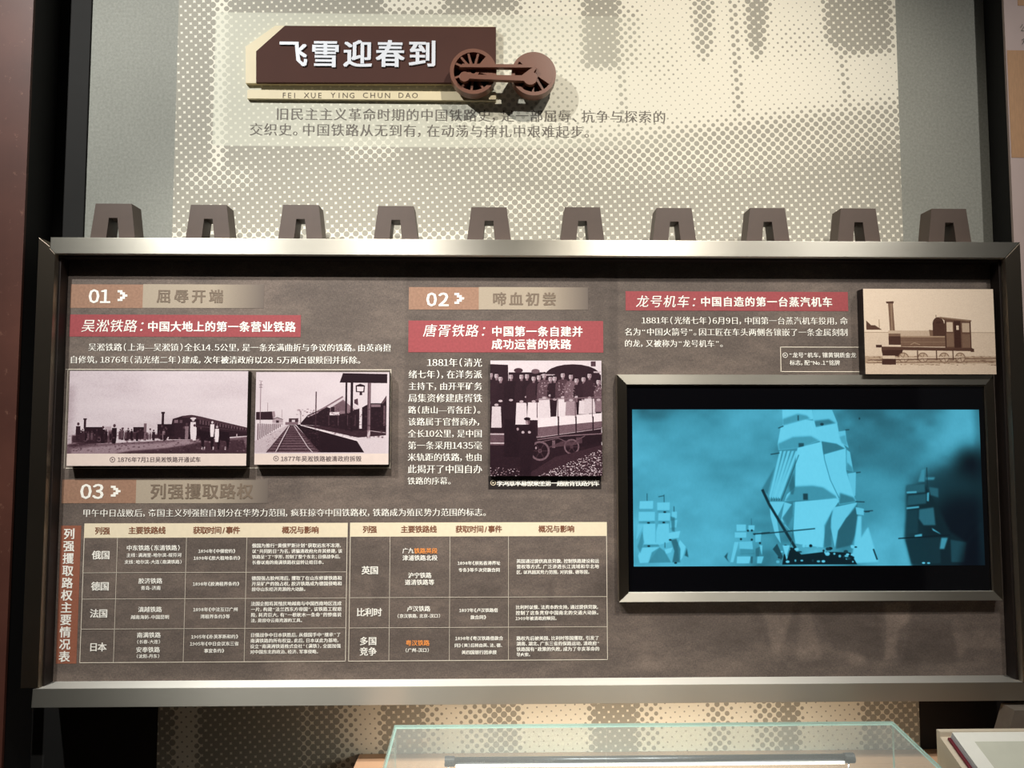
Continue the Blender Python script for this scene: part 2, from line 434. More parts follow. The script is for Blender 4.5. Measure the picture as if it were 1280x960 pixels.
def mural_mat():
    im = tone().image('mural_tone', [(0, (0, 0, 0)), (1, (255, 255, 255))], data=True)
    t = NT('halftone_print')
    tc = t.n('ShaderNodeTexCoord').outputs['UV']                # uv = metres on the board
    s = 0.01805; a = math.radians(41.5)
    g = t.n('ShaderNodeMapping', {'Vector': tc, 'Rotation': (0, 0, a), 'Scale': (1 / s, 1 / s, 1)}).outputs[0]
    fl = t.n('ShaderNodeVectorMath', {0: g}, operation='FLOOR').outputs[0]
    ce = t.n('ShaderNodeVectorMath', {0: fl, 1: (.5, .5, 0)}, operation='ADD').outputs[0]
    dd = t.n('ShaderNodeVectorMath', {0: g, 1: ce}, operation='SUBTRACT').outputs[0]
    dist = t.n('ShaderNodeVectorMath', {0: dd}, operation='LENGTH').outputs['Value']
    bk = t.n('ShaderNodeVectorRotate', {'Vector': ce, 'Angle': -a}, rotation_type='Z_AXIS').outputs[0]
    # metres -> picture of tones
    A = P(150, 500, YM); Bq = P(1200, 500, YM); ty, by = Z(672, -20, YM), Z(672, 980, YM)
    sx = s / (Bq[0] - A[0]); sz = s / (ty - by)
    mp = t.n('ShaderNodeMapping', {'Vector': bk, 'Scale': (sx, sz, 1), 'Location': (-A[0] / (Bq[0] - A[0]), -by / (ty - by), 0)}).outputs[0]
    tx = t.n('ShaderNodeTexImage', {'Vector': mp}, image=im, extension='EXTEND').outputs[0]
    r = t.n('ShaderNodeMapRange', {'Value': tx, 'From Min': 0.1, 'From Max': 0.9, 'To Min': 0.09, 'To Max': 0.575}).outputs[0]
    e = t.math('SUBTRACT', r, dist)
    m = t.n('ShaderNodeMapRange', {'Value': e, 'From Min': -0.02, 'From Max': 0.02}).outputs[0]
    c = t.mix(m, srgb((238, 233, 216)), srgb((164, 160, 147)))
    # the paler printed field behind the heading, fading out to the right
    x0, x1, z0, z1 = R4(267, 18, 900, 185, YM)
    sep = t.n('ShaderNodeSeparateXYZ', {0: tc})
    def win(v, a_, b_, w): return t.math('MULTIPLY', t.n('ShaderNodeMapRange', {'Value': v, 'From Min': a_, 'From Max': a_ + w}).outputs[0],
                                         t.n('ShaderNodeMapRange', {'Value': v, 'From Min': b_, 'From Max': b_ - w}).outputs[0])
    fx = t.math('MULTIPLY', t.n('ShaderNodeMapRange', {'Value': sep.outputs[0], 'From Min': x0, 'From Max': x0 + .003}).outputs[0],
                t.n('ShaderNodeMapRange', {'Value': sep.outputs[0], 'From Min': x1, 'From Max': x0 + (x1 - x0) * .45}).outputs[0])
    k = t.math('MULTIPLY', fx, win(sep.outputs[1], z0, z1, .003)); k = t.math('MULTIPLY', k, 0.62)
    c = t.mix(k, c, srgb((222, 222, 204)))
    t.col(c); t.set(Roughness=0.75)
    return t.m
bm = bmesh.new(); box(bm, mx0, mx1, YM, YW, .09, 3.4); uvl = bm.loops.layers.uv.new('UVMap')
for f in bm.faces:
    for l in f.loops: l[uvl].uv = (l.vert.co.x, l.vert.co.z)
mural = obj('halftone_mural', bm, mural_mat()); tag(mural, 'cream halftone-dot printed board covering the wall behind the framed exhibit', 'mural')
lettering('lettering', [('旧民主主义革命时期的中国铁路史，是一部屈辱、抗争与探索的', 344, 833, 144.5, 16.5),
                        ('交织史。中国铁路从无到有，在动荡与挣扎中艰难起步。', 311, 741, 163.5, 16.5)], 'song', M['grey_ink'], YM - .0006, mural)

# ================================================================== HEADING SIGN, STRIP, WHEELS
def px_poly(pts, y): return [P(a, b, y) for a, b in pts]
sign = thing('heading_sign', (X(465, 103, .131), .134, Z(465, 104, .131)), 'dark brown heading board with cut corner and white characters, on a cream backing', 'sign')
bm = bmesh.new(); prism(bm, px_poly([(307, 104), (307, 58), (344, 32), (400, 32), (618, 33), (618, 104)], .131), .131, YM, .001); obj('backing_board', bm, M['cream'], sign)
bm = bmesh.new(); prism(bm, px_poly([(320, 103), (320, 64), (356, 32), (620, 33.5), (620, 103.5)], .121), .121, .131, .0008); obj('face_plate', bm, M['brown'], sign)
lettering('raised_character', [(c, 346.5 + 40.4 * i, 386.9 + 40.4 * i, 68.5, 35.5) for i, c in enumerate('飞雪迎春到')], 'bold', M['white_sign'], .121, sign, thick=.004)
strip = thing('name_strip', (X(465, 125, .133), .135, Z(465, 125, .133)), 'narrow cream strip with spaced capital letters below the heading board', 'sign')
x0, x1, z0, z1 = R4(309, 113.5, 620, 124.5, .133)
bm = bmesh.new(); box(bm, x0, x1, .133, YM, z0, z1, .0008); obj('strip_board', bm, M['cream'], strip)
lettering('lettering', [('FEI', 352, 371, 119, 9.5), ('XUE', 379, 404, 119, 9.5), ('YING', 412, 444, 119, 9.5), ('CHUN', 452, 489, 119, 9.5), ('DAO', 497, 523, 119, 9.5)], 'thin', M['dark_ink'], .1325, strip)

yw0 = .078; s_ = (D + yw0) / F
wh = thing('locomotive_wheels', (X(630, 120, yw0), .11, Z(630, 120, yw0)), 'pair of red-brown relief wheels joined by rods at the right end of the heading board', 'relief')
def wheel(cxp, cyp, rp, weight, spokes, label=None):
    cx, cz = P(cxp, cyp, yw0); r = rp * s_
    bm = bmesh.new(); ring(bm, cx, cz, r * .84, r, yw0 + .002, .112); rim = obj('wheel', bm, M['wheel'], wh)
    bm = bmesh.new(); ring(bm, cx, cz, r * .12, r * .26, yw0, .112, 32); obj('hub', bm, M['wheel'], rim)
    a0, a1 = weight
    pts = arc(cx, cz, r * .86, a0, a1, 24) + [(cx + r * .2 * math.cos(math.radians(a1)), cz + r * .2 * math.sin(math.radians(a1))), (cx + r * .2 * math.cos(math.radians(a0)), cz + r * .2 * math.sin(math.radians(a0)))]
    bm = bmesh.new(); prism(bm, pts, yw0 + .001, .100); obj('counterweight', bm, M['wheel'], rim)
    for a in spokes:
        c, s = math.cos(math.radians(a)), math.sin(math.radians(a)); wd = r * .055
        q = [(cx + c * r * .22 - s * wd, cz + s * r * .22 + c * wd), (cx + c * r * .88 - s * wd * .8, cz + s * r * .88 + c * wd * .8),
             (cx + c * r * .88 + s * wd * .8, cz + s * r * .88 - c * wd * .8), (cx + c * r * .22 + s * wd, cz + s * r * .22 - c * wd)]
        bm = bmesh.new(); prism(bm, q, yw0 + .004, .108); obj('spoke', bm, M['wheel'], rim)
    bm = bmesh.new(); prism(bm, arc(cx, cz, r * .9, 0, 360, 40)[:-1], .108, .1125); obj('back_disc', bm, M['liner'], rim)
wheel(591.5, 88.5, 30, (-15, 50), (75, 105, 130, 155, 200, 235, 265, 300))
wheel(667.2, 91.5, 28.8, (-35, 140), (165, 200, 300, 230, 268))
yr0 = .066
bm = bmesh.new(); prism(bm, px_poly([(574, 84), (578, 79.5), (668, 80.5), (668, 84.5), (582, 84)], yr0), yr0, yw0 + .002, .0005); obj('coupling_rod', bm, M['wheel'], wh)
def big(cxp, cyp, rp, a0, a1): cx, cz = P(cxp, cyp, yr0); return arc(cx, cz, rp * s_, a0, a1, 18)
bm = bmesh.new()
prism(bm, big(580.6, 95.6, 6.6, 25, 335) + big(662.8, 97.5, 8.8, 205, 420) + px_poly([(671, 85), (666, 84), (660, 88), (652, 94)], yr0), yr0, yw0 + .002, .0005); obj('connecting_rod', bm, M['wheel'], wh)

# ================================================================== FRAMED EXHIBIT
FY = 0.0; PB = 0.053
il, ir = -1.1320, 1.3306; ib, it = HC - .6337, HC + .4534
ot = Z(640, 299.5, 0); ob = Z(640, 880.5, 0)
rxl = X(63, 300, 0); ol = X(48, 300, 0); orr = X(1275, 303, 0)
ex = thing('framed_exhibit', (0, .06, ob), 'long brushed-steel framed exhibit board with printed railway history text and table', 'exhibit')
yb = .085
bm = bmesh.new(); prism(bm, [(rxl, ot), (orr, ot), (ir, it), (il, it), (rxl, it + (il - rxl))], FY, yb, .0012); rail_obj('frame_rail', bm, M['steel_h'], ex)
bm = bmesh.new(); prism(bm, [(rxl, ib - .002), (il - .004, ib), (ir, ib), (orr, ob), (rxl - .002, ob)], FY, yb, .0012); rail_obj('frame_rail', bm, M['steel_h'], ex)
bm = bmesh.new(); prism(bm, [(ol, ot), (rxl - .001, it + (il - rxl) + .006), (rxl - .001, it + (il - rxl) + .001), (il, it - .001), (il, ib + .001), (ol, ib + .001)], FY + .001, yb, .0012)
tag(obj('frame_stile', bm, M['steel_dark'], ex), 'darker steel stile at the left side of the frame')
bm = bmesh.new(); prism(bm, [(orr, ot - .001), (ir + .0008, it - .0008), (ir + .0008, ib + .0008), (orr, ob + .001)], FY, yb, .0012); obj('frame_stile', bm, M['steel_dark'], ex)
# inner liner strips
bm = bmesh.new(); box(bm, il, il + .006, .018, PB, ib, it); obj('liner_strip', bm, M['liner'], ex)
bm = bmesh.new(); box(bm, ir - .006, ir, .018, PB, ib, it); obj('liner_strip', bm, M['liner'], ex)
bm = bmesh.new(); box(bm, il + .006, ir - .006, .018, PB, it - .006, it); obj('liner_strip', bm, M['liner'], ex)
bm = bmesh.new(); box(bm, il, ir, PB + .002, YW - .006, ib - .02, it + .02); obj('box_back', bm, M['black'], ex)

def board_tone():
    p = Paint(40, 330, 1290, 880, 1.0, 0.5); n = p.noisef(60, 2) * .12 + p.noisef(18, 3) * .10 + p.noisef(7, 2) * .07 + p.noisef(3, 3) * .05
    # faint figures of an old photograph at the bottom right
    p.poly([(780, 880), (780, 826), (900, 812), (980, 800), (1240, 845), (1290, 880)], .60, .5, 5)
    for pts, v in (([(936, 760), (985, 758), (975, 790), (962, 822), (955, 822), (948, 785)], .72), ([(990, 765), (1003, 765), (1018, 830), (985, 832)], .68), ([(1096, 758), (1130, 758), (1128, 780), (1112, 795), (1110, 828), (1095, 830), (1098, 790)], .74),
                   ([(1046, 806), (1060, 802), (1072, 836), (1050, 836)], .70), ([(1178, 795), (1240, 792), (1245, 815), (1200, 812), (1190, 828)], .66), ([(1010, 770), (1090, 775), (1092, 830), (1030, 815)], .36), ([(1130, 785), (1180, 782), (1185, 835), (1115, 835)], .38),
                   ([(640, 770), (700, 750), (700, 826), (640, 826)], .42), ([(676, 730), (684, 730), (684, 760), (676, 760)], .34), ([(460, 725), (476, 725), (478, 760), (458, 760)], .36), ([(735, 715), (775, 700), (775, 760), (735, 750)], .38),
                   ([(560, 786), (590, 786), (590, 802), (560, 802)], .60), ([(500, 780), (525, 770), (530, 800), (502, 810)], .56), ([(670, 780), (700, 780), (700, 825), (680, 825)], .58), ([(590, 735), (620, 735), (615, 748), (590, 750)], .36)):
        p.poly(pts, v, .6, 2)
    p.poly([(40, 330), (505, 330), (505, 880), (40, 880)], .56, .25, 10)
    p.rect(497, 330, 766, 622, .36, .45, 1); p.rect(755, 330, 766, 622, .3, .3, 1)
    for k in range(9): p.ell(800 + k * 47, 850 + (k % 3) * 8, 40, 10, .38, .35, 4)
    p.a += n
    return p
def board_mat():
    im = board_tone().image('board_tone', [(0, (0, 0, 0)), (1, (255, 255, 255))], data=True)
    t = NT('fabric_printed_board'); uv = t.n('ShaderNodeUVMap').outputs[0]
    tx = t.n('ShaderNodeTexImage', {'Vector': uv}, image=im, extension='EXTEND').outputs[0]
    c = t.ramp(tx, [(0.2, srgb((56, 48, 43))), (0.5, srgb((100, 89, 82))), (0.8, srgb((146, 130, 118)))])
    f = t.noise(120, 4, t.coord((1, 1, 6)), 0.7); g = t.noise(160, 3, t.coord((8, 1, 1)), 0.6)
    h = t.math('MULTIPLY', f, g)
    c = t.mix(0.5, c, t.ramp(h, [(0.14, (0.12, 0.12, 0.12, 1)), (0.38, (0.92, 0.90, 0.88, 1))]), 'OVERLAY')
    t.col(c); t.set(Roughness=0.75); t.bump(h, 0.15, 0.0006); return t.m
M['board'] = board_mat()
bx0, bx1, bz0, bz1 = il + .006, ir - .006, ib, it - .006
bm = bmesh.new(); box(bm, bx0, bx1, PB, PB + .002, bz0, bz1); uvl = bm.loops.layers.uv.new('UVMap')
ta, tb = X(40, 600, PB), X(1290, 600, PB); tt, tl = Z(640, 330, PB), Z(640, 880, PB)
for f in bm.faces:
    for l in f.loops: l[uvl].uv = ((l.vert.co.x - ta) / (tb - ta), (l.vert.co.z - tl) / (tt - tl))
board = obj('printed_board', bm, M['board'], ex)
# dark band strips right and left of the print, where the print stops
lb = bxo('liner_band', (bx0, X(83.5, 350, PB), PB - .0012, PB, bz0, bz1), M['liner'], ex)
rb = bxo('liner_band', (X(1239.5, 345, PB), bx1, PB - .0012, PB, bz0, bz1), M['liner'], ex)

YP, YT = PB - .0005, PB - .0011
def flat(name, rects, y, m, parent=board, label=None):
    bm = bmesh.new()
    for r in rects:
        a, b, c, d = R4(*r, y); box(bm, a, b, y, y + .0004, c, d)
    o = obj(name, bm, m, parent)
    if label: o['label'] = label
    return o
def ppoly(name, pts, y, m, parent=board):
    bm = bmesh.new(); prism(bm, px_poly(pts, y), y, y + .0004); return obj(name, bm, m, parent)
# rose banners
flat('banner', [(87, 393.5, 376, 421)], YP, M['red_band'], label='rose red banner under the first section number')
flat('banner', [(510.5, 401, 754, 440.5)], YP, M['red_band'], label='two-line rose red banner in the middle column')
flat('banner', [(782, 364.5, 1060, 388.5)], YP, M['red_band'], label='rose red banner over the right column')
# section numbers with fading title strips
def fade_mat(w):
    t = NT('fading_cream_ink'); tc = t.n('ShaderNodeTexCoord').outputs['Generated']; sx = t.n('ShaderNodeSeparateXYZ', {0: tc}).outputs[0]
    k = t.n('ShaderNodeMapRange', {'Value': sx, 'From Min': .58, 'From Max': 1.0, 'To Min': 0.0, 'To Max': 1.0}).outputs[0]
    g = t.noise(160, 3, t.coord((1, 1, 5)))
    c = t.mix(g, srgb((158, 144, 126)), srgb((184, 170, 150))); c = t.mix(k, c, srgb((108, 97, 89))); t.col(c); t.set(Roughness=0.75); return t.m
FM = fade_mat(1)
for box_, strip_, ax, ay in (((88, 355.5, 178.5, 385), (178.5, 355.5, 330, 385), 147, 369.5), ((511, 359, 598.5, 387), (598.5, 359, 735, 387), 568, 373), ((77.5, 599.5, 170, 629), (170, 599.5, 335, 629), 138.5, 614)):
    flat('number_block', [box_], YP, M['copper_band']); flat('title_strip', [strip_], YP, FM)
    q = 2.35; cells = [(0, -2), (1, -2), (1, -1), (2, -1), (2, 0), (3, 0), (1, 1), (2, 1), (0, 2), (1, 2)]
    flat('pixel_arrow', [(ax + i * q * 1.3, ay + (j - .5) * q * 1.15, ax + (i + 1) * q * 1.3, ay + (j + .5) * q * 1.15) for i, j in cells], YT, M['white_ink'])
lettering('section_number', [('01', 110, 138, 370.5, 21), ('02', 532, 562, 374.5, 21), ('03', 100, 130, 614.5, 22)], 'bold', M['white_ink'], YT, board)
lettering('section_title', [('屈辱开端', 194, 281, 370.5, 17), ('啼血初尝', 614, 697, 374, 17), ('列强攫取路权', 187, 317, 614.5, 19)], 'bold', M['strip_ink'], YT, board)
lettering('banner_lettering', [('中国大地上的第一条营业铁路', 184, 370, 408.5, 13), ('中国第一条自建并', 614, 729, 414.5, 13), ('成功运营的铁路', 614, 714.5, 430.5, 13), ('中国自造的第一台蒸汽机车', 875, 1041, 377.5, 12.5)], 'bold', M['white_ink'], YT, board)
lettering('brush_lettering', [('吴淞铁路：', 102, 183, 407.5, 16), ('唐胥铁路：', 529, 610, 413.5, 16), ('龙号机车：', 795, 873, 377, 15.5)], 'brush', M['white_ink'], YT, board, shear=.16)
lettering('body_lettering', [
    ('吴淞铁路（上海—吴淞镇）全长14.5公里，是一条充满曲折与争议的铁路。由英商擅', 110, 489, 434.5, 11.3),
    ('自修筑，1876年（清光绪二年）建成，次年被清政府以28.5万两白银赎回并拆除。', 87, 453, 450, 11.3),
    ('甲午中日战败后，帝国主义列强擅自划分在华势力范围，疯狂掠夺中国铁路权，铁路成为殖民势力范围的标志。', 103, 610, 641, 11)], 'song', M['white_ink'], YT, board)
mid = ['　　1881年（清光', '绪七年），在洋务派', '主持下，由开平矿务', '局集资修建唐胥铁', '路（唐山—胥各庄）。', '该路属于官督商办，', '全长10公里，是中国', '第一条采用1435毫', '米轨距的铁路，也由', '此揭开了中国自办', '铁路的序幕。']
lettering('column_lettering', [(s, 510.5 - .14 * i, 603 if i < 10 else 566, 453.3 + 14.8 * i, 11.2) for i, s in enumerate(mid)], 'song', M['white_ink'], YT, board)
lettering('body_lettering', [('1881年（光绪七年）6月9日，中国第一台蒸汽机车投用，命', 802, 1060, 401, 10.6), ('名为“中国火箭号”。因工匠在车头两侧各镶嵌了一条金属刻制', 780.5, 1060, 415.3, 10.6),
    ('的龙，又被称为“龙号机车”。', 780.5, 906, 429.5, 10.6)], 'song', M['white_ink'], YT, board)
def outline(name, x0, y0, x1, y1, w=.9, y=YT, lean=0):
    flat(name, [(x0, y0, x1, y0 + w), (x0, y1 - w, x1, y1), (x0, y0, x0 + w, y1), (x1 - w, y0, x1, y1)], y, M['line_ink'])
outline('caption_outline', 975.5, 433.5, 1085, 465)
outline('picture_outline', 82, 461.5, 488.5, 585.5)
lettering('caption_lettering', [('“龙号”机车，镶黄铜质金龙', 986, 1070.5, 444, 7.2), ('标志，配“No.1”铭牌', 987, 1050, 453.5, 7.6)], 'sans', M['white_ink'], YT, board)
flat('caption_shade_band', [(610.5, 595, 751.5, 611.5)], YP, M['liner'])  # dark band: part print, part the picture block's shadow put into the colour
lettering('caption_lettering', [('李鸿章率幕僚乘坐第一趟唐胥铁路列车', 621, 749, 604, 8.2)], 'bold', M['white_ink'], YT, board)
def eye(px, py, y, m, parent):
    cx, cz = P(px, py, y); k = (D + y) / F; bm = bmesh.new(); ring(bm, cx, cz, 2.6 * k, 3.3 * k, y, y + .0004, 24)
    prism(bm, [(cx - .9 * k, cz + 1.3 * k), (cx + 1.4 * k, cz), (cx - .9 * k, cz - 1.3 * k)], y, y + .0004); obj('caption_mark', bm, m, parent)
eye(981.5, 444, YT, M['white_ink'], board); eye(616.5, 603.5, YT, M['cream_ink'], board)

# ---- table
flat('side_heading', [(73.0, 657, 98.5, 829.5)], YP, M['rust_band'])
lettering('side_heading_lettering', [(c, 86.6 - .62 * i - 7.5, 86.6 - .62 * i + 7.5, 667.5 + 15.35 * i, 13) for i, c in enumerate('列强攫取路权主要情况表')], 'bold', M['white_ink'], YT, board)
def table(cols, rows, head, name):
    y = YT; xs = [X(a, b, y) for a, b in cols]; zs = [Z((cols[0][0] + cols[-1][0]) / 2, r, y) for r in rows]
    h0 = Z((cols[0][0] + cols[-1][0]) / 2, head, y); t = .0011
    bm = bmesh.new()
    for i, x in enumerate(xs):
        ww = t * (1.3 if i in (0, len(xs) - 1) else .8); box(bm, x - ww / 2, x + ww / 2, y, y + .0004, zs[-1], zs[0])
    for i, z in enumerate(zs[1:]):
        ww = t * (1.3 if i == len(zs) - 2 else .8); box(bm, xs[0] - t * .6, xs[-1] + t * .6, y, y + .0004, z - ww / 2, z + ww / 2)
    obj('table_rules', bm, M['line_ink'], board)
    bm = bmesh.new(); box(bm, xs[0] - t, xs[-1] + t, YP, YP + .0004, zs[0], h0); obj('table_header', bm, M['cream_ink'], board)
table([(102.5, 750), (144.3, 750), (231, 750), (306.8, 750), (432.8, 750)], (672, 715.5, 748.3, 785.7, 827.5), 654, 't1')
table([(436.8, 750), (486.8, 750), (562, 750), (635.6, 750), (758.8, 750)], (670.5, 746.5, 784.2, 825.5), 653, 't2')
lettering('header_lettering', [('列强', 118.5, 137.5, 663.5, 8.8), ('主要铁路线', 160.5, 207, 663, 8.8), ('获取时间/事件', 241.5, 300, 662.8, 8.8), ('概况与影响', 352.5, 398.5, 662.5, 8.8),
    ('列强', 453.5, 471, 661.8, 8.6), ('主要铁路线', 501, 546, 661.6, 8.6), ('获取时间/事件', 569.5, 627.5, 661.4, 8.6), ('概况与影响', 673, 718, 661.2, 8.6)], 'bold', M['brown_ink'], YT, board)
lettering('country_lettering', [('俄国', 115, 137.5, 694, 10.5), ('德国', 114, 136.5, 733, 10.5), ('法国', 112.5, 134.5, 767, 10.5), ('日本', 111.5, 133, 809, 10.5), ('英国', 452, 473, 713, 10),
    ('比利时', 445.5, 477.5, 765.5, 10), ('多国', 449.5, 471, 801.5, 10), ('竞争', 449.5, 471, 814.5, 10)], 'bold', M['white_ink'], YT, board)
lettering('railway_lettering', [('中东铁路（东清铁路）', 158, 226, 685, 7), ('胶济铁路', 173, 203, 726.3, 7), ('滇越铁路', 172.5, 202.5, 762, 7), ('南满铁路', 171, 201, 794, 7), ('安奉铁路', 170, 200, 812.3, 7),
    ('广九', 503, 517.5, 688.5, 7), ('津浦铁路北段', 503, 547, 697.5, 7), ('沪宁铁路', 510, 539.5, 719.3, 7), ('道清铁路等', 506, 543, 728, 7), ('卢汉铁路', 508.5, 538, 761, 7)], 'small', M['white_ink'], YT, board)
lettering('railway_lettering', [('铁路英段', 517.5, 547, 688.7, 7), ('粤汉铁路', 507, 537, 803.8, 7)], 'small', M['orange_ink'], YT, board, label='orange table lettering')
lettering('note_lettering', [('主线：满洲里-哈尔滨-绥芬河', 158, 227, 694, 5.4), ('支线：哈尔滨-大连（南满铁路）', 155.5, 228, 702.5, 5.4), ('青岛-济南', 176, 201, 735, 5.4), ('越南海防-中国昆明', 163.5, 211.5, 771.5, 5.6),
    ('（长春-大连）', 170.5, 201, 802.3, 5.4), ('（沈阳-丹东）', 170, 200, 820.3, 5.4), ('（京汉铁路，北京-汉口）', 496, 551, 770, 5.4), ('（广州-汉口）', 506, 537, 812.8, 5.4),
    ('1896年《中俄密约》', 248, 294.5, 689, 5.6), ('1898年《旅大租地条约》', 242, 300.5, 697.7, 5.6), ('1898年《胶澳租界条约》', 241, 299.5, 730, 5.6), ('1898年《中法互订广州', 241.5, 297.5, 762, 5.6), ('湾租界条约》等', 250.5, 287.5, 770.8, 5.6),
    ('1905年《朴茨茅斯和约》', 239, 298, 796, 5.6), ('1905年《中日会议东三省', 237.5, 298.5, 804.8, 5.6), ('事宜条约》', 255, 280.5, 813.5, 5.6),
    ('1898年《展拓香港界址', 572, 625.5, 704, 5.6), ('专条》等多次贷款合同', 573, 625, 712.6, 5.6), ('1897年《卢汉铁路借', 574, 622.5, 763, 5.6), ('款合同》', 588, 608, 771.7, 5.6),
    ('1898年《粤汉铁路借款合', 569, 629, 798, 5.6), ('同》（美）后转由英、法、德、', 568, 629, 806.8, 5.6), ('美四国银行团承接', 577, 621, 815.5, 5.6)], 'small', M['white_ink'], YT, board)
C4 = [('俄国为推行“黄俄罗斯计划”获取远东不冻港，', 315, 428, 682), ('以“共同防日”为名，诱骗清政府允许其修建，该', 315, 428, 689), ('铁路呈“丁”字形，控制了整个东北；日俄战争后，', 315, 427, 696), ('长春以南的南满铁路权益转让给日本。', 315, 406, 703),
      ('德国强占胶州湾后，攫取了在山东修建铁路和', 314.5, 427.5, 722.8), ('开采矿产的独占权，胶济铁路成为德国侵略和', 314.5, 427.5, 729.7), ('掠夺山东经济资源的大动脉。', 314.5, 383, 736.6),
      ('法国企图将其殖民地越南与中国西南地区连成', 313.5, 427, 754.6), ('一片，构建“法兰西东方帝国”，该铁路工程艰', 313.5, 427, 761.6), ('险，耗资巨大，有“一根枕木一条命”的惨痛说', 313.5, 427, 768.6), ('法，是掠夺云南资源的工具。', 313.5, 379, 775.6),
      ('日俄战争中日本获胜后，从俄国手中“继承”了', 313, 426, 793.7), ('南满铁路的所有权益。此后，日本以此为基地，', 313, 425, 800.8), ('设立“南满洲铁道株式会社”（满铁），全面加强', 312.5, 426, 807.8), ('对中国东北的政治、经济、军事侵略。', 312.5, 399, 814.8),
      ('英国通过提供高息贷款，控制铁路建设和运', 645.5, 749, 701.5), ('营权等方式，广泛渗透长江流域和华北地', 645.5, 749, 708.3), ('区，以巩固其势力范围，对抗俄、德等国。', 645.5, 738, 715.2),
      ('比利时以俄、法资本的支持，通过提供贷款，', 644.5, 749.5, 759), ('控制了这条贯穿中国南北的交通大动脉。', 644.5, 749.5, 766), ('1909年被清政府赎回。', 644.5, 697, 773),
      ('路权先后被美国、比利时等国攫取，引发了', 645.5, 749, 797.8), ('湖南、湖北、广东三省的保路运动，清政府“', 645.5, 749.5, 804.5), ('铁路国有”政策的失败，成为了辛亥革命的', 645.5, 749.5, 811.4), ('导火索。', 645.5, 664, 818.2)]
lettering('account_lettering', [c + (5.2,) for c in C4], 'small', M['white_ink'], YT, board)

